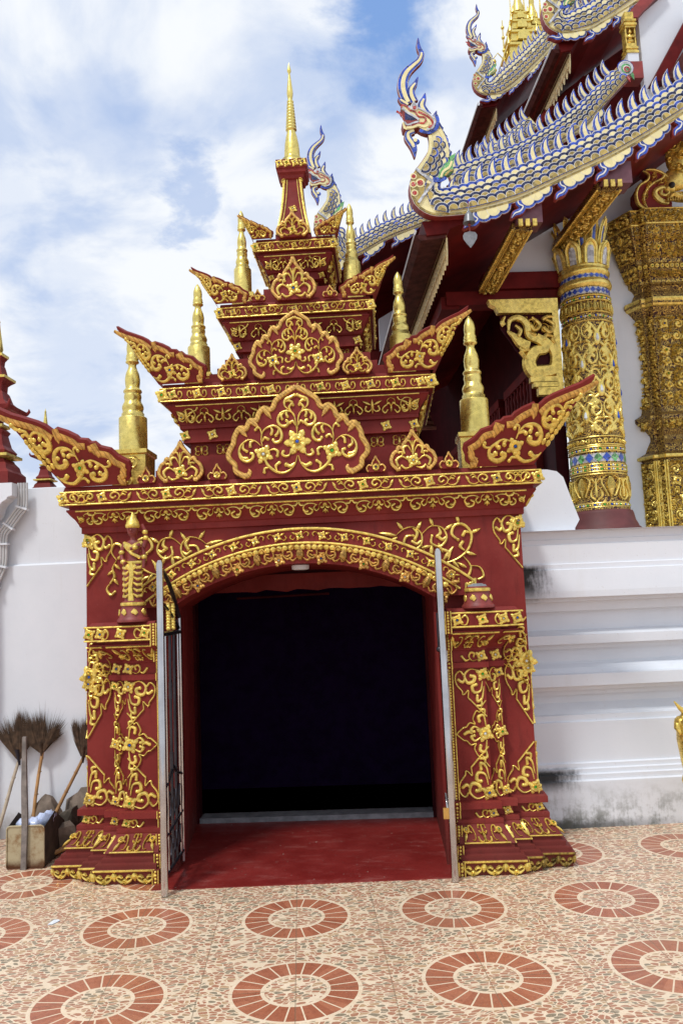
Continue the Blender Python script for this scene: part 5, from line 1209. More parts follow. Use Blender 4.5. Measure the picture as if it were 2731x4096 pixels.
# carved naga bracket under the beam, left of the column
b = MB(); f0 = front(1.20)
fr = [(1.505,3.882),(1.52,3.845),(1.56,3.825),(1.58,3.775),(2.00,3.765),(2.00,3.09),(2.02,3.05),(2.05,3.05),(2.05,3.882)]
b.prism(fr, 1.17, 1.24)
brk = b.build('carved_bracket', M['oldgold'], hall)
b = MB()
hole = [(1.60,3.77),(2.0,3.77),(2.0,3.23),(1.83,3.26),(1.80,3.34),(1.70,3.50),(1.60,3.66)]
b.prism(hole, 1.215, 1.225, 1)
def bx(pts): return [(1500+x*.5102, 1000+y*.5102) for x, y in pts]
def bm(x, y): px, py = 1500+x*.5102, 1000+y*.5102; return (1.508+(px-1949)*.001976+(py-1204)*-.00012, 3.883-(px-1949)*.0000175-(py-1204)*.00203)
def bs(pts, ws): a, w = smooth([bm(*p) for p in pts], [q*.00102 for q in ws], 5); strip(b, a, w, lambda x, y, n: Vector((x, 1.19-n, y)), .028, 0)
bs([(1300,960),(1230,960),(1200,880),(1250,800),(1330,790),(1290,730),(1200,680),(1180,590),(1120,540),(1050,560),(1040,640)], [110,120,110,95,60,60,60,60,50,40,14])
bs([(1300,960),(1390,940),(1400,840),(1350,740),(1260,680)], [110,100,75,60,40]); bs([(1200,760),(1140,740),(1090,690),(1030,640)], [80,90,60,14]); bs([(1190,780),(1150,790),(1120,760)], [60,40,8]); bs([(1130,800),(1180,870),(1190,900)], [30,26,8])
for p in ([(1220,540),(1280,600),(1240,640),(1210,600)], [(1330,560),(1390,600),(1360,660),(1310,620)], [(1400,700),(1330,680),(1320,720)], [(1090,600),(1130,640),(1110,690)], [(1400,540),(1340,540),(1300,560)], [(1010,530),(990,570),(1005,600)], [(1410,760),(1380,720),(1390,700)], [(1180,650),(1250,680)]): bs(p, [18,34,34,26][:len(p)])
vine(b, [(1.66,3.75),(1.99,3.75),(1.99,3.55),(1.88,3.60)], lambda x, y, n: Vector((x, 1.20-n, y)), .018, .06, .022, 3, 300, gems=False)
for (x0, x1, z0, z1) in ((1.795,2.01,3.215,3.255),(1.815,2.01,3.175,3.21),(1.85,2.01,3.11,3.17)): b.box(x0, x1, 1.16, 1.22, z0, z1)
vine(b, [(1.86,3.10),(2.0,3.10),(2.01,3.02),(1.93,3.03)], lambda x, y, n: Vector((x, 1.18-n, y)), .02, .05, .018, 7, 200, gems=False)
b.build('naga_carving', [M['oldgold'], M['maroond']], brk)
# gilded portal at the right: a redented doorway surround
PORT = [(2.795,1.63),(2.855,1.50),(2.885,1.50),(2.925,1.455),(4.2,1.455)]
PR = [(.0,2.033),(.0,2.63),(.03,2.64),(.03,2.665),(-.03,2.70),(-.055,2.76),(-.075,2.80),(-.075,2.84),(-.04,2.89),(.03,2.955),(.032,2.985),(-.02,3.02),(-.03,3.06),(-.06,3.20),(-.065,3.40),(-.062,3.60),(-.045,3.74),(-.035,3.83),(.02,3.90),(.048,3.92),(.048,3.955),(-.01,3.97),(-.03,4.02),(-.045,4.05),(-.03,4.08),(-.005,4.10),(.0,4.14),(.035,4.20),(.04,4.23),(.06,4.25),(.065,4.28),(.095,4.34),(.11,4.37),(.115,4.40),(.15,4.45),(.165,4.52),(.17,4.525),(.17,4.66),(.155,4.665),(.10,4.70),(-.3,4.71)]
b = MB(); b.sweep(PORT, PR); por = b.build('portal_surround', M['gilt'], hall)
g = MB()
for i in range(4):
    for (a, bb_, kind) in (((.0,2.05),(.0,2.62),'v'),((.03,2.64),(.03,2.665),'r'),((-.055,2.76),(-.03,2.70),'b'),((-.04,2.89),(.03,2.955),'v'),((-.03,3.06),(-.06,3.20),'v'),((-.062,3.60),(-.035,3.83),'v'),((-.06,3.20),(-.065,3.40),'v'),((-.065,3.40),(-.062,3.60),'v'),((.02,3.90),(.048,3.955),'r'),((-.03,4.08),(.0,4.14),'b'),((.035,4.20),(.06,4.25),'b'),((.065,4.28),(.115,4.40),'v'),((.115,4.40),(.165,4.52),'v'),((.17,4.54),(.17,4.65),'v'),((.17,4.525),(.17,4.54),'r'),((.0,4.14),(.035,4.20),'v'),((.17,4.65),(.17,4.66),'r')):
        f, ln, h = segmap(PORT, i, a, bb_); ln2 = min(ln, .62); x0 = -ln/2; x1 = x0+ln2
        if kind == 'r': strip(g, [(x0, h/2),(x1, h/2)], [h*1.2, h*1.2], f, .012)
        elif kind == 'b':
            n = max(1, int(ln2/.04))
            for k in range(n): flower(g, x0+ln2*(k+.5)/n, h*.5, min(.017, h*.4), f, .012, 5)
        elif ln > .08 or kind == 'v':
            if kind == 'l':
                for k in range(max(1, int(ln2/.12))):
                    cx = x0+ln2*(k+.5)/max(1, int(ln2/.12)); place(g, SPD, f, .013, min(.055, ln2*.4), cx, h*.1, sy=h*.6)
            else:
                vine(g, [(x0+.006,.004),(x1-.006,.004),(x1-.006,h-.004),(x0+.006,h-.004)], f, .020, min(.050, h*.5), .008, 11+i, 3000 if ln2 > .3 else 900, .50, True, 5)
    f, ln, h = segmap(PORT, i, (.0,2.05), (.0,2.62)); ln2 = min(ln, 1.0)
    for x in (-ln/2+.008, -ln/2+ln2-.008): strip(g, [(x,0),(x,h)], [.014,.014], f, .012)
    if i == 3:
        for x in (-ln/2+.16, -ln/2+.20): strip(g, [(x,0),(x,h)], [.012,.012], f, .012)
g.build('gilded_relief', LAC4, por)
def pm(x, y): px, py = 2400+x*.2977, 600+y*.2977; return (2.923+(px-2576)*.00200+(py-860)*-.00012, 4.681-(px-2576)*.00002-(py-860)*.00206)
b = MB(); leaf = [pm(*p) for p in [(505,340),(560,390),(560,470),(450,540),(390,640),(385,740),(430,840),(560,925),(700,880),(900,870),(900,560),(880,480),(830,400),(730,350),(620,325)]]
b.prism(leaf, 1.34, 1.44); pd = b.build('portal_crest', M['red'], hall)
g = MB(); f = lambda x, y, n: Vector((x, 1.34-n, y))
def ps(pts, ws, h=.022): a, w = smooth([pm(*p) for p in pts], [q*.0006 for q in ws], 5); strip(g, a, w, f, h)
ps([(505,345),(575,400),(560,480),(450,550),(400,650),(400,740),(440,830),(560,915)], [14,36,40,40,44,44,44,40]); ps([(540,335),(640,335),(740,365),(830,430),(875,520),(885,600)], [20,36,40,40,40,24])
ps([(850,800),(740,770),(660,680),(690,610),(790,580),(850,640),(810,690),(750,670),(750,620)], [60,80,80,70,60,60,50,50,60]); ps([(560,900),(500,760),(540,620),(640,520),(760,460),(790,420)], [26,36,40,40,36,50])
vine(g, [pm(*p) for p in [(600,370),(720,380),(820,480),(800,570),(680,560),(600,640),(560,760),(600,860),(520,840),(430,740),(450,600),(580,480)]], f, .018, .05, .014, 2, 700, .34, False)
ps([(830,760),(900,700),(1000,740),(1100,700)], [60,90,90,60], .05)
g.build('scroll_relief', OLD4, pd)
b = MB()                                                              # mask with bulging eye and scaled brow beside the crest
for p, r, s_ in (((3.16,4.93),.10,(1,.5,1)),((3.10,4.86),.055,(1,.8,1)),((3.21,4.78),.09,(1.3,.5,.5)),((3.22,5.10),.13,(1,.4,1.2))): b.ball((p[0], 1.35, p[1]), r, 20, sc=s_)
b.ball((3.105, 1.305, 4.862), .026, 14, 1)
f = lambda x, y, n: Vector((x, 1.30-n, y))
for k in range(9): strip(b, [(3.05+.02*k,4.72),(3.06+.02*k,4.755)], [.02,.006], f, .02)
vine(b, [(3.05,5.28),(3.35,5.35),(3.35,4.98),(3.2,4.95),(3.06,5.02)], f, .02, .05, .018, 4, 500, .34, False)
b.build('portal_mask', [M['oldgold'], M['blk']], pd)

# ------------------------------------------------------------------ naga bargeboards
NAGAMATS = [M['backred'], M['cream'], M['blue'], M['navy'], M['amber'], M['grout'], M['silver'], M['tred'], M['tgreen']]
RED, CRM, BLU, NVY, AMB, GRT, SIL, TRD, TGR = range(9)
def ribbon(mb, pts, ws, v, th, mat):
    n = len(pts); L = []; R = []
    for i in range(n):
        a = pts[max(i-1,0)]; e = pts[min(i+1,n-1)]; dx, dy = e[0]-a[0], e[1]-a[1]; l = math.hypot(dx, dy) or 1
        L.append((pts[i][0]-dy/l*ws[i]/2, pts[i][1]+dx/l*ws[i]/2)); R.append((pts[i][0]+dy/l*ws[i]/2, pts[i][1]-dx/l*ws[i]/2))
    vs = [(x, v, z) for x, z in L]+[(x, v, z) for x, z in R]+[(x, v+th, z) for x, z in L]+[(x, v+th, z) for x, z in R]
    fs = []
    for i in range(n-1): fs += [(i, n+i, n+i+1, i+1), (i, i+1, 2*n+i+1, 2*n+i), (n+i, 3*n+i, 3*n+i+1, n+i+1), (2*n+i, 2*n+i+1, 3*n+i+1, 3*n+i)]
    fs += [(0, 2*n, 3*n, n), (n-1, 2*n-1, 4*n-1, 3*n-1)]
    mb.add(vs, fs, mat)
def disc(mb, x, z, r, v, mat, a0=0, a1=2*PI, n=14):
    mb.add([(x+r*math.cos(a0+(a1-a0)*i/n), v, z+r*math.sin(a0+(a1-a0)*i/n)) for i in range(n if a1-a0 > 6.2 else n+1)], [tuple(range(n if a1-a0 > 6.2 else n+1))], mat)
def resample(pts, step):
    out = [pts[0]]; acc = 0
    for i in range(1, len(pts)):
        a, e = pts[i-1], pts[i]; l = math.hypot(e[0]-a[0], e[1]-a[1])
        while acc+l >= step:
            t = (step-acc)/l; a = tuple(a[k]+(e[k]-a[k])*t for k in range(len(a))); out.append(a); l = math.hypot(e[0]-a[0], e[1]-a[1]); acc = 0
        acc += l
    return out
def flame(mb, pts, ws, v, th, sc):
    a, w = smooth(pts, ws, 5)
    ribbon(mb, a, [q+.004*sc for q in w], v, th, RED); ribbon(mb, a, w, v-.004*sc, .004*sc, GRT); ribbon(mb, a, [q*.92 for q in w], v-.006*sc, .002*sc, BLU)
    k = int(len(a)*.28); ribbon(mb, a[k:], [q*.42 for q in w[k:]], v-.009*sc, .003*sc, GRT); ribbon(mb, a[k+1:], [q*.34 for q in w[k+1:]], v-.011*sc, .002*sc, CRM)
def band(parent_name, v, top, bot, sc, head=None, spines=True, tail=None, scallop=True, sp0=.06, hook0=.10, unit=.33):
    """top/bot: matching edges of the scaled body from its chest upwards; head: (anchor, scale) or None"""
    A, _ = smooth(top, [1]*len(top), 10); B, _ = smooth(bot, [1]*len(bot), 10); n = min(len(A), len(B))
    C = [((A[i][0]+B[i][0])/2, (A[i][1]+B[i][1])/2) for i in range(n)]; Wd = [math.hypot(A[i][0]-B[i][0], A[i][1]-B[i][1]) for i in range(n)]
    b = MB()
    if head:
        (ax, az), hs = head; q = lambda x, y: (ax+hs*((x-360)*.340*.00173+(1960-y)*.340*.00009), az+hs*((1960-y)*.340*.00182-(x-360)*.340*.00004))
        k = .340*.00178*hs
        nk = [(485,1170),(540,1260),(572,1380),(560,1520),(500,1660),(430,1790),(395,1900),(420,2020),(520,2090),(640,2100)]; nw = [120,150,195,225,260,300,320,320,310,295]
        npts = [q(*p) for p in nk]; nws = [w*k for w in nw]
        keep = [i for i in range(len(C)) if C[i][0] > npts[-1][0]+.07*hs]; npts += [C[i] for i in keep]; nws += [Wd[i] for i in keep]
        C, Wd = smooth(npts, nws, 3)
    ribbon(b, C, [w+.008*sc for w in Wd], v, .07*sc, RED)
    ribbon(b, C, Wd, v-.003*sc, .003*sc, GRT); ribbon(b, C, [w*.97 for w in Wd], v-.0045*sc, .0015*sc, AMB)
    edge = lambda s, t: [(C[i][0]+(-(C[min(i+1,len(C)-1)][1]-C[max(i-1,0)][1])/ (math.hypot(C[min(i+1,len(C)-1)][0]-C[max(i-1,0)][0], C[min(i+1,len(C)-1)][1]-C[max(i-1,0)][1]) or 1))*Wd[i]*s, C[i][1]+((C[min(i+1,len(C)-1)][0]-C[max(i-1,0)][0])/(math.hypot(C[min(i+1,len(C)-1)][0]-C[max(i-1,0)][0], C[min(i+1,len(C)-1)][1]-C[max(i-1,0)][1]) or 1))*Wd[i]*s) for i in range(len(C))]
    ribbon(b, C, [w*.86 for w in Wd], v-.006*sc, .0015*sc, CRM)
    for s in (-.44, .44):
        e = edge(s, 0); ribbon(b, e, [.014*sc]*len(e), v-.0085*sc, .002*sc, AMB)
    # overlapping scales, row by row from the crest edge downwards
    path = [(C[i][0], C[i][1], Wd[i]) for i in range(len(C))]; rs = resample(path, .066*sc)
    rs2 = resample(path[1:], .056*sc)
    start = (5 if head else 0)
    for r, t in enumerate((.32,.125,-.07,-.265)):
        for i in range(1, len(rs)-1):
            p = rs[i]; a, e = rs[i-1], rs[i+1]; dx, dz = e[0]-a[0], e[1]-a[1]; l = math.hypot(dx, dz) or 1; dx /= l; dz /= l
            sh = .033*sc if r % 2 else 0; wdt = p[2]
            R = .047*sc*max(.6, min(1.2, wdt/(.155*sc)))
            x = p[0]-dz*wdt*t+dx*sh; z = p[1]+dx*wdt*t+dz*sh; vv = v-(.009+.004*r)*sc
            if head and (i < 2 or (r >= 2 and .34*sc < i*.066*sc < .62*sc)): continue
            if wdt*(.44-abs(t)) < -.0: continue
            ang = math.atan2(dz, dx)
            for rad, mt, e_ in ((1.0, GRT, 0), (.925, BLU if r < 1 or (i*7+r*3) % 5 == 0 else NVY, .0008), (.60, GRT, .0016), (.545, CRM if r < 1 or (r == 1 and i % 3 == 0) else AMB, .0024)):
                disc(b, x, z, R*rad, vv-e_*sc, mt, ang-.25, ang+PI+.25, 10)
    body = b.build('naga_bargeboard', NAGAMATS, hall)
    # crest of upright spines, each one a piece of its own
    if spines:
        ep = resample([(A[i][0], A[i][1]) for i in range(n) if not head or A[i][0] > head[0][0]+.17*head[1]], .104*sc)
        me = None
        for i in range(0, len(ep)-1):
            a, e = ep[max(i-1,0)], ep[i+1]; ang = math.atan2(e[1]-a[1], e[0]-a[0]); c, s = math.cos(ang), math.sin(ang)
            s_ = sc*(.55 if head and i == 0 else .9)
            def tr(pts): return [(ep[i][0]+s_*(c*x-s*y*.92), ep[i][1]+s_*(s*x+c*y)) for x, y in pts]
            sp_o = [(0,-.02),(-.012,.04),(-.006,.085),(.018,.125),(.055,.155),(.10,.174),(.076,.13),(.060,.085),(.057,.04),(.066,-.02)]
            sp_i = [(.019,0),(.012,.04),(.019,.082),(.040,.12),(.062,.142),(.046,.10),(.038,.05),(.042,0)]
            sp_g = [(.015,-.004),(.008,.04),(.015,.084),(.037,.124),(.070,.149),(.050,.10),(.042,.05),(.046,-.004)]
            m = MB(); m.prism(tr(sp_o), v+.006, v+.022*sc, GRT); m.prism(tr([(x*.95+.0015, y*.97) for x, y in sp_o]), v+.002, v+.006, BLU, BLU); m.prism(tr(sp_g), v-.001, v+.002, GRT); m.prism(tr(sp_i), v-.003, v-.001, CRM)
            m.build('crest_spine', NAGAMATS, body)
    # scalloped skirt with a hooked curl at the lower end of every unit
    if scallop:
        m = MB(); P = [(B[i][0], B[i][1]) for i in range(n)]; ep = resample(P, .01*sc); N = len(ep)
        for j in range(int(N*.01/unit)+2):
            i0 = int((hook0+j*unit)*100)
            def at(s, off):
                i = max(1, min(N-2, i0+int(s*100))); a, e = ep[i-1], ep[i+1]; dx, dz = e[0]-a[0], e[1]-a[1]; l = math.hypot(dx, dz); ex = s*100-int(s*100)
                return (ep[i][0]+dz/l*off*sc, ep[i][1]-dx/l*off*sc)
            if i0 > N-6 or i0 < 0: continue
            lob = ((.045,.028,.044),(.115,.018,.046),(.18,.006,.040))
            for (s, of, r) in lob:
                p = at(s, of); disc(m, p[0], p[1], (r+.026)*sc, v+.006, RED); disc(m, p[0], p[1], (r+.022)*sc, v-.000, GRT); disc(m, p[0], p[1], (r+.019)*sc, v-.002*sc, BLU)
            for qi, (s, of, r) in enumerate(lob):
                p = at(s, of); disc(m, p[0], p[1], (r+.003)*sc, v-.005*sc-.001*qi, GRT); disc(m, p[0], p[1], r*sc, v-.0056*sc-.001*qi, CRM)
            e_, w_ = smooth([at(.27,.0), at(.22,.012), at(.19,.02)], [.02*sc]*3, 3); ribbon(m, e_, w_, v-.004*sc, .01, BLU)
            hk, w_ = smooth([at(.02,-.005), at(-.02,.004), at(-.032,.034), at(-.018,.062), at(-.045,.085), at(-.085,.088), at(-.11,.112)], [.03*sc,.034*sc,.036*sc,.04*sc,.045*sc,.034*sc,.004*sc], 4)
            ribbon(m, hk, [q+.012*sc for q in w_], v+.004, .04*sc, RED); ribbon(m, hk, w_, v-.003*sc, .006*sc, BLU); ribbon(m, hk, [q*.22 for q in w_], v-.006*sc, .003*sc, GRT)
            e_, w_ = smooth([at(.25,.002), at(.235,.0), at(.32,.0)], [.02*sc]*3, 3)
        m.build('scalloped_skirt', NAGAMATS, body)
    if tail:
        m = MB()
        for r_, mt, e in ((.105,BLU,0),(.096,GRT,.002),(.090,SIL,.003),(.066,TGR,.005),(.046,GRT,.007),(.040,TRD,.009),(.018,TGR,.011)): disc(m, tail[0]+.008*e*100, tail[1]-e*2, r_*tail[2], v-.012-e, mt)
        for p in ([(0,-.06),(.03,-.13),(.05,-.19)], [(.05,-.04),(.085,-.10),(.10,-.16)]): ribbon(m, [(tail[0]+x*tail[2], tail[1]+z*tail[2]) for x, z in p], [.05*tail[2],.04*tail[2],.004], v-.01, .01, TGR if p[0][0] else TRD)
        m.build('tail_swirl', NAGAMATS, body)
    if head:
        m = MB(); u = lambda pts: [q(*p) for p in pts]
        fl = lambda pts, ws: flame(m, u(pts), [w*k*1.06 for w in ws], v, .03*hs, hs)
        fl([(333,118),(334,190),(348,250),(372,310),(345,390),(270,460),(200,530),(158,620),(150,720),(175,820),(215,900)], [4,34,46,58,66,80,98,112,116,112,100])
        fl([(330,592),(296,670),(250,740),(252,820),(285,890)], [3,44,76,92,90]); fl([(415,788),(398,860),(372,930),(395,1000),(450,1060)], [3,52,86,104,90])
        fl([(550,1000),(528,1070),(530,1130),(560,1200)], [3,50,72,50]); fl([(93,850),(140,885),(210,930)], [8,60,60])
        for (x, y) in ((615,1190),(660,1290),(695,1385),(715,1480)):
            P_ = u([(x-30,y-60),(x-2,y-10),(x+18,y+10),(x-6,y+70),(x-52,y+105),(x-46,y+30)]); m.prism(P_, v+.005, v+.05*hs, RED); m.prism([(a+.0*k, c_) for a, c_ in P_], v, v+.004, BLU)
        skull = u([(128,940),(180,960),(250,985),(330,985),(420,1025),(500,1095),(528,1165),(505,1225),(440,1255),(380,1235),(330,1205),(250,1235),(190,1240),(155,1225),(140,1155),(160,1150),(185,1190),(330,1140),(300,1108),(250,1085),(160,1025),(128,990)])
        m.prism(skull, v-.012, v+.07*hs, RED); m.prism(skull, v-.016, v-.012, CRM)
        m.prism(u([(150,1000),(260,1080),(340,1120),(330,1150),(190,1185),(160,1150),(135,1060)]), v-.0185, v-.016, RED); m.prism(u([(170,1035),(255,1085),(320,1115),(250,1135),(170,1125)]), v-.0192, v-.0185, NVY)
        ln = lambda pts, w, mt, e=.020: (lambda a: ribbon(m, a, [w*k]*len(a), v-e, .004, mt))(smooth(u(pts), [1]*len(pts), 4)[0])
        ln([(128,985),(140,950),(190,965),(230,1010),(290,1030),(330,1085),(400,1095),(418,1130),(390,1165),(330,1165),(230,1195),(175,1190)], 18, TRD, .021)
        ln([(140,985),(190,1035),(260,1075),(335,1125)], 24, SIL, .023); ln([(165,1155),(200,1190),(270,1165),(335,1148)], 20, SIL, .024); ln([(285,985),(330,985),(420,1030),(500,1095),(520,1165),(490,1225),(430,1240)], 18, SIL, .022)
        ln([(345,1240),(400,1262),(480,1262),(545,1215),(560,1130),(540,1060)], 40, BLU, .014); ln([(70,1022),(110,1045),(145,1080),(170,1130),(290,1120)], 24, TRD, .018)
        ln([(330,1030),(420,1070),(480,1120),(500,1180),(450,1215)], 22, TRD, .0195); ln([(190,1220),(260,1215),(330,1190),(400,1205),(450,1170),(440,1120)], 26, CRM, .0215)
        P_ = u([(275,905),(318,970),(320,1005),(280,1018),(240,1005),(235,965)]); m.prism(P_, v-.026, v-.016, GRT); m.prism(u([(275,915),(312,970),(314,1000),(280,1012),(246,1000),(242,968)]), v-.028, v-.026, SIL); e_ = q(281,990); disc(m, e_[0], e_[1], 21*k, v-.030, TRD)
        fl([(290,1558),(284,1470),(262,1400),(215,1330),(215,1270),(280,1240)], [3,60,84,80,70,60]); P_ = q(312,1375); disc(m, P_[0], P_[1], 36*k, v-.005, BLU); disc(m, P_[0]-.01, P_[1]+.01, 22*k, v-.012, CRM)
        # belly plates on the neck, chest flower, green collar fin
        ln([(470,1300),(478,1400),(455,1520),(380,1640),(305,1740)], 40, CRM, .010); ln([(585,1230),(640,1340),(668,1450),(672,1560)], 40, CRM, .010)
        chest = u([(300,1700),(510,1862),(330,2110),(262,2000),(240,1880),(262,1780)]); m.prism(chest, v-.012, v-.004, AMB)
        ln([(300,1700),(400,1780),(510,1862)], 36, SIL, .018); ln([(330,2100),(400,2000),(510,1862)], 30, SIL, .0185)
        for (x, y, r_) in ((350,1868,34),(268,1885,26),(284,1985,26),(272,1790,24)): p = q(x, y); disc(m, p[0], p[1], r_*1.6*k, v-.014, CRM); disc(m, p[0], p[1], r_*k, v-.016, TRD)
        ln([(500,1835),(590,1830),(650,1800)], 56, BLU, .019)
        for w_, mt in ((1, BLU), (.0, GRT)): pass
        G = [(565,1820),(575,1740),(640,1650),(690,1600),(700,1560),(768,1520),(745,1620),(730,1680),(748,1720),(700,1770),(640,1790)]
        m.prism(u(G), v-.022, v+.02, TGR); ln([(590,1810),(620,1740),(690,1690),(720,1620)], 26, CRM, .026); ln([(640,1790),(690,1740),(735,1725)], 22, AMB, .027)
        m.build('naga_head', NAGAMATS, body)
    return body
band('n1', .40, [(.80,4.45),(1.142,4.378),(1.513,4.49),(1.891,4.643),(2.323,4.844),(2.814,5.147),(3.4,5.55)], [(.85,4.24),(1.06,4.205),(1.467,4.269),(1.876,4.435),(2.306,4.634),(2.795,4.933),(3.4,5.34)], 1.0, ((.904,4.374), 1.0), hook0=.44, unit=.325)
band('d1', .92, [(1.20,4.80),(1.367,4.868),(1.775,5.015),(2.159,5.25),(2.407,5.465),(2.60,5.66)], [(1.25,4.66),(1.46,4.71),(1.859,4.89),(2.241,5.102),(2.456,5.342),(2.66,5.55)], .86, hook0=.1, unit=.62, tail=(2.63,5.62,.62))
band('d2', 2.6, [(1.60,5.72),(1.732,5.798),(2.009,5.993),(2.4,6.30)], [(1.66,5.60),(1.785,5.689),(2.045,5.868),(2.42,6.16)], .95, scallop=False)
band('n3', 2.0, [(2.45,6.98),(2.625,6.894),(2.77,6.967),(2.916,7.054),(3.3,7.36),(3.8,7.8)], [(2.42,6.80),(2.545,6.747),(2.711,6.737),(2.898,6.816),(3.224,7.05),(3.74,7.50)], .92, ((2.45,6.90), 1.0), hook0=.16, unit=.30)
band('n2', 5.0, [(2.45,8.36),(2.703,8.264),(2.892,8.449),(3.209,8.779),(3.55,9.11),(3.9,9.5)], [(2.42,8.16),(2.595,8.1),(2.80,8.18),(3.21,8.506),(3.53,8.87),(3.9,9.26)], .93, ((2.469,8.268), .98), hook0=.22, unit=.34)
band('nl', 3.5, [(.30,5.62),(.42,5.40),(.653,5.454),(.992,5.643),(1.33,5.783),(1.75,6.0)], [(.22,5.46),(.40,5.22),(.646,5.283),(.983,5.46),(1.36,5.60),(1.78,5.80)], .93, ((.30,5.63), 1.02), hook0=.36, unit=.40)

# ------------------------------------------------------------------ roofs under the bargeboards (dark red undersides)
def roof(v0, v1, pts, th, eave, hang, tile=True):
    b = MB(); low = pts; poly = low+[(x-.03, z+th) for x, z in low[::-1]]
    b.prism(poly, v0, v1); r = b.build('roof_slope', M['maroon'], hall)
    (u0, z0), (u1, z1) = eave
    b = MB(); b.prism([(u0-.05, z0+.03), (u0, z0-.01), (u1, z1-.012), (u1, z1+.02)], v0+.02, v1); b.build('eave_soffit', M['brown'], r)
    b = MB(); b.prism([(u0-.052,z0+.032),(u0-.045,z0+.02),(u0-.03,z0+.05),(u0-.04,z0+.065)], v0, v1); b.build('eave_edge', M['conduit'], r)
    g = MB(); L = min(v1-v0, 5.0); f = pmap((u1+.012, v0+.05, z1), (0,1,0), (0,0,1), (-1,0,0)); f2 = pmap((u1+.012, v0+.05, z1-hang), (0,1,0), (0,0,1), (-1,0,0))
    nn = int(L/.085); b = MB()
    poly = [(0,0)]
    for k in range(nn): poly += [(k*.085+.02,-hang*.75),(k*.085+.0425,-hang*1.12),(k*.085+.065,-hang*.75)]
    poly += [(nn*.085,0)]
    pr = MB(); pr.prism([(x, y) for x, y in poly], 0, .012, mapf=lambda x, y, d: (u1+.004+d, v0+.05+x, z1+y))
    for k in range(nn): place(pr, Mo().c([(-.4,.4),(.0,.3),(.35,.0),(.1,-.35),(-.2,-.1)], .28).c([(.4,.45),(.45,.1),(.3,-.3)], .24), pmap((u1+.004, v0+.05, z1-hang*.5), (0,1,0), (0,0,1), (-1,0,0)), .010, hang*.62, (k+.5)*.085, 0, dens=2)
    pr.add([(u1-.012,v0+.03,z1+.006),(u1+.01,v0+.03,z1+.006),(u1+.01,v1,z1+.006),(u1-.012,v1,z1+.006),(u1-.012,v0+.03,z1-.02),(u1-.012,v1,z1-.02)], [(3,2,1,0),(0,3,5,4)][0:2])
    pr.build('gilded_fringe', M['palegold'], r)
    return r
roof(.46, 6.0, [(.94,4.085),(1.08,4.10),(1.10,4.13),(1.45,4.27),(1.86,4.44),(2.30,4.65),(2.8,4.95),(3.6,5.50)], .10, ((.90,4.068),(1.075,4.090)), .165)
roof(.98, 6.0, [(1.30,4.70),(1.46,4.73),(1.86,4.92),(2.24,5.15),(2.46,5.39),(2.60,5.52)], .05, ((1.28,4.68),(1.31,4.70)), .02)
roof(2.06, 9.0, [(2.545,6.585),(2.64,6.60),(2.66,6.64),(2.74,6.73),(2.90,6.82),(3.224,7.05),(3.8,7.52),(4.6,8.3)], .10, ((2.505,6.60),(2.635,6.60)), .15)
roof(2.66, 9.0, [(1.55,5.56),(1.75,5.66),(2.04,5.88),(2.45,6.20),(3.0,6.7)], .06, ((1.53,5.55),(1.56,5.57)), .02)
roof(5.06, 12.0, [(2.53,7.97),(2.70,7.99),(2.73,8.05),(2.86,8.19),(3.21,8.52),(3.53,8.88),(4.6,10.2)], .10, ((2.50,7.98),(2.70,7.985)), .14)
roof(3.56, 9.0, [(.42,5.20),(.65,5.27),(.98,5.45),(1.38,5.60),(2.2,6.1)], .08, ((.30,5.17),(.44,5.20)), .04)
# timber gable fields between the roof tiers, purlins, posts
def field(name, pts, v0, v1, mat): q = MB(); q.prism(pts, v0, v1); return q.build(name, M[mat], hall)
field('gable_field', [(1.62,4.86),(2.24,5.16),(2.46,5.42),(2.62,5.60),(2.75,5.62),(2.75,4.98),(2.2,4.7),(1.5,4.40)], 1.50, 1.56, 'maroond')
field('gable_field', [(2.2,5.85),(2.5,6.2),(2.62,6.55),(2.86,6.76),(3.3,7.08),(3.9,7.5),(3.9,5.9),(2.7,5.5)], 2.9, 2.96, 'maroon')
field('gable_field', [(2.4,7.0),(2.6,7.7),(2.7,8.0),(3.0,8.25),(3.5,8.7),(4.2,9.6),(4.6,8.4),(3.4,6.8)], 5.8, 5.86, 'maroon')
field('upper_wall', [(3.262,5.2),(3.262,6.86),(3.50,7.06),(4.6,7.9),(4.6,5.2)], 1.98, 2.05, 'plain'); field('nave_wall', [(-.3,2.0),(3.6,2.0),(3.6,5.8),(2.2,5.6),(-.3,5.3)], 8.8, 8.9, 'maroond')
field('rafter', [(3.10,6.80),(3.22,6.80),(3.52,7.12),(3.42,7.16)], 1.90, 2.0, 'backred'); field('rafter', [(3.28,6.14),(3.42,6.16),(3.78,6.78),(3.70,6.84)], 1.86, 1.97, 'maroon'); field('rafter', [(3.36,6.10),(3.50,6.12),(3.84,6.64),(3.78,6.70)], 1.76, 1.85, 'brown')
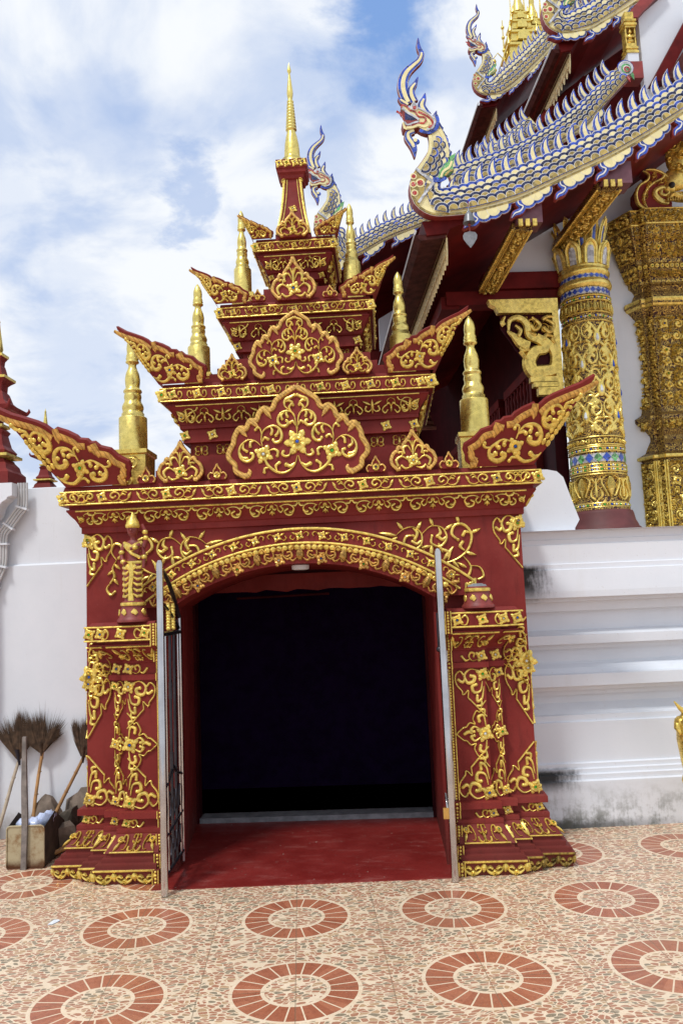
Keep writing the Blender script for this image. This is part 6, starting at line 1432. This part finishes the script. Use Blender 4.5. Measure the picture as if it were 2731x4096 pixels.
for (A4, B4) in (([(1.545,4.125),(1.680,4.115),(1.690,4.165),(1.550,4.185)], [(1.455,3.975),(1.580,3.970),(1.585,4.02),(1.458,4.03)]), ([(2.165,4.400),(2.335,4.400),(2.345,4.46),(2.170,4.465)], [(2.06,4.300),(2.24,4.315),(2.25,4.38),(2.08,4.38)])):
    b = MB(); b.add([(x, .49, z) for x, z in A4]+[(x, 1.26, z) for x, z in B4], [(0,1,2,3),(7,6,5,4),(0,4,5,1),(1,5,6,2),(2,6,7,3),(3,7,4,0)])
    pu = b.build('purlin', M['gilt'], hall)
    a0, a1, c0, c1 = [Vector((A4[0][0], .49, A4[0][1])), Vector((A4[1][0], .49, A4[1][1])), Vector((B4[0][0], 1.26, B4[0][1])), Vector((B4[1][0], 1.26, B4[1][1]))]
    U_ = (a1-a0).normalized(); Wm = (a1-a0).length; V_ = (c0-a0); Ln = V_.length; V_.normalize(); N_ = U_.cross(V_); N_ = -N_ if N_.z > 0 else N_
    f = pmap(a0, U_, V_, N_); g = MB()
    for x in (.010, .024, Wm-.010, Wm-.024): strip(g, [(x,.0),(x,Ln)], [.010,.010], f, .012)
    vine(g, [(.032,.02),(Wm-.032,.02),(Wm-.032,Ln-.01),(.032,Ln-.01)], f, .022, Wm*.24, .010, 21, 2500, .5, False)
    for x in (0, Wm):
        for k in range(int(Ln/.02)): gem(g, x, k*.02, .010, f, .0, 0)
    g.build('gilded_carving', OLD4, pu)
    b = MB(); b.box(A4[0][0]+.02, A4[1][0]+.07, .44, .60, A4[0][1]+.03, A4[0][1]+.19)
    for k in range(3): x = A4[0][0]+.03+k*.05; b.box(x, x+.03, .425, .44, A4[0][1]-.0, A4[0][1]+.05, 1)
    b.build('purlin_end', [M['deep'], M['oldgold']], pu)
# background of the side bay
field('rear_wall', [(1.02,4.70),(1.9,4.70),(1.9,5.42),(1.40,5.35),(1.02,5.12)], 5.0, 5.1, 'plain')
field('rear_beam', [(.55,4.55),(1.9,4.55),(1.9,4.69),(.55,4.69)], 4.95, 5.1, 'maroon')
b = MB(); b.add([(.0,4.6,3.6),(1.6,4.6,3.6),(1.6,6.2,4.56),(.0,6.2,4.56)], [(0,1,2,3)])
for k in range(9): z = 3.6+.107*k; y = 4.58+k*.178; b.box(-.1,1.6,y,y+.03,z,z+.035)
b.build('tiled_apron', M['rtile'], hall)
# kneeling deity bracket post at the upper right
b = MB(); b.box(3.08,3.21,1.86,1.99,6.18,6.34, 1); b.box(3.085,3.185,1.87,1.97,6.34,6.43, 2)
for (z0, z1, h) in ((6.43,6.45,.058),(6.45,6.47,.048),(6.47,6.49,.056),(6.49,6.53,.046),(6.68,6.70,.05),(6.70,6.72,.058),(6.72,6.74,.048),(6.74,6.76,.056),(6.76,6.84,.04)): b.box(3.13-h,3.13+h,1.92-h,1.92+h,z0,z1)
for sx in (-1, 1): b.box(3.13+sx*.042-.006,3.13+sx*.042+.006,1.88,1.96,6.53,6.68)
b.ball((3.13,1.90,6.56), .036, 10, sc=(1,.8,.7)); b.ball((3.13,1.90,6.605), .024, 10, sc=(1,.8,1.2)); b.ball((3.13,1.89,6.645), .016, 10); b.tube([(3.13,1.89,6.655),(3.13,1.89,6.69)], [.014,.002], 8)
b.tube([(3.155,1.895,6.62),(3.165,1.87,6.585),(3.13,1.86,6.58)], .008, 6); b.tube([(3.105,1.895,6.62),(3.095,1.87,6.585),(3.13,1.86,6.575)], .008, 6)
b.build('deity_bracket', [M['oldgold'], M['backred'], M['plain']], hall)
# gilded ridge tower high behind
b = MB()
for (cx, zt, s) in ((4.26,14.05,1.05),(4.52,13.75,.95),(4.88,14.25,1.15),(4.12,12.75,.55),(4.38,12.9,.62),(4.68,12.95,.65)):
    z = zt-2.6*s
    for k, (h, hh) in enumerate(((.26,.30),(.21,.26),(.165,.22),(.12,.18))):
        h *= s; hh *= s
        b.box(cx-h, cx+h, 9-h, 9+h, z, z+hh*.55); b.box(cx-h*1.15, cx+h*1.15, 9-h*1.15, 9+h*1.15, z+hh*.55, z+hh*.7)
        b.prism([(cx-h*.5,z),(cx+h*.5,z),(cx+h*.5,z+hh*.4),(cx,z+hh*.75),(cx-h*.5,z+hh*.4)], 9-h*1.25, 9-h*.9)
        for sx in (-1, 1): b.tube([(cx+sx*h*1.1,9-h*1.1,z+hh*.6),(cx+sx*h*1.12,9-h*1.1,z+hh*1.3)], [.03*s,.003], 6)
        z += hh
    b.lathe(cx, 9, [(.11*s,0),(.10*s,.12*s),(.07*s,.2*s),(.045*s,.35*s),(.055*s,.37*s),(.03*s,.6*s),(.038*s,.62*s),(.02*s,1.0*s),(.004,1.6*s)], 12, z0=z)
b.box(3.95,5.1,8.7,9.2,10.2,11.30); b.build('ridge_tower', M['leafgold'], hall)
b = MB()
for (x, z, h) in ((3.95,11.2,1.0),(3.76,10.85,.55)):
    b.tube([(x,9,z),(x,9,z+h)], [.018,.008], 6)
    for q in (.4,.65,.85): b.ball((x,9,z+h*q), .035, 8); 
    b.tube([(x,9,z+.2),(x-.12,9,z+.35),(x-.20,9,z+.25)], .010, 6); b.ball((x-.20,9,z+.18), .045, 8)
b.build('tower_bell_rod', M['leafgold'], hall)

# ------------------------------------------------------------------ wind bell under the naga
def hall2world(u, v, z): return (u*math.cos(TH)-v*math.sin(TH), u*math.sin(TH)+v*math.cos(TH), z)
bw = thing('wind_bell', 'grey wind bell with heart shaped clapper hanging below the naga', 'bell', hall2world(1.213,.34,4.22), off=(0,0,0)); bw.rotation_euler = (0,0,0)
X, Y, Zb = hall2world(1.213,.34,4.11); ROOTOFF[bw.name] = hall2world(1.213,.34,4.22)
b = MB(); b.lathe(X, Y, [(.042,0),(.040,.010),(.035,.025),(.032,.045),(.024,.066),(.012,.080),(.005,.09),(.005,.115)], 20, z0=Zb); b.build('dome', M['bronze'], bw)
b = MB(); b.tube([(X,Y,Zb+.01),(X,Y,Zb-.06)], .004, 6); b.ball((X,Y,Zb-.012), .012, 8); b.tube([(X,Y,Zb+.11),(X,Y,Zb+.16)], .003, 6); b.build('hanger', M['backred'], bw)
b = MB(); hp = [(0,-.20),(.03,-.165),(.056,-.125),(.060,-.095),(.045,-.072),(.015,-.066),(0,-.058),(-.015,-.066),(-.045,-.072),(-.060,-.095),(-.056,-.125),(-.03,-.165)]
b.prism([(X+x*.8, Zb-.055+(z+.058)*.85) for x, z in hp], Y-.003, Y+.003); b.build('heart_clapper', M['sill'], bw)
# ------------------------------------------------------------------ gilded naga figure at the right edge of the courtyard
sxw, syw, _ = hall2world(2.50,.40,0)
sn = thing('naga_statue', 'gilded crowned naga statue cut off by the right edge of the picture', 'statue', (sxw, syw, 0))
nv = lambda x, z, d=0: Vector((sxw+x, syw+d, z))
b = MB(); b.tube([nv(.22,0),nv(.20,.2),nv(.10,.33),nv(-.01,.40),nv(-.03,.50),nv(-.05,.62),nv(-.04,.70),nv(.02,.76),nv(.12,.74),nv(.20,.70)], [.16,.15,.13,.10,.085,.08,.09,.10,.08,.04], 16)
for p, r in ((nv(-.09,.72),.05),(nv(-.06,.36),.06),(nv(.0,.34),.07),(nv(-.04,.775),.05)): b.ball(p, r, 12)
b.build('body', M['oldgold'], sn)
g = MB(); R = random.Random(6)
for (x, z, dx, dz) in ((-.06,.78,-.085,.085),(-.03,.80,-.03,.13),(.0,.80,.03,.15),(-.05,.79,-.03,.06),(.03,.80,.06,.12)): g.tube([nv(x,z,-.03),nv(x+dx*.6,z+dz*.5,-.04),nv(x+dx,z+dz,-.05)], [.022,.014,.004], 8)
for k in range(60): a = R.uniform(0,1); z = .36+.38*a; g.ball(nv(-.03+R.uniform(-.06,.06), z, -.074+R.uniform(-.008,.01)), R.uniform(.008,.018), 8)
for k in range(14): a = k/13; g.ball(nv(-.085+.01*a, .34+.28*a, -.05), .014, 8); g.ball(nv(-.118+.03*a, .66+.10*a, -.03), .014, 8)
g.tube([nv(-.13,.72,-.03),nv(-.135,.70,-.04),nv(-.12,.66,-.05)], [.02,.022,.01], 8)
g.build('gilded_scales', M['gold'], sn)
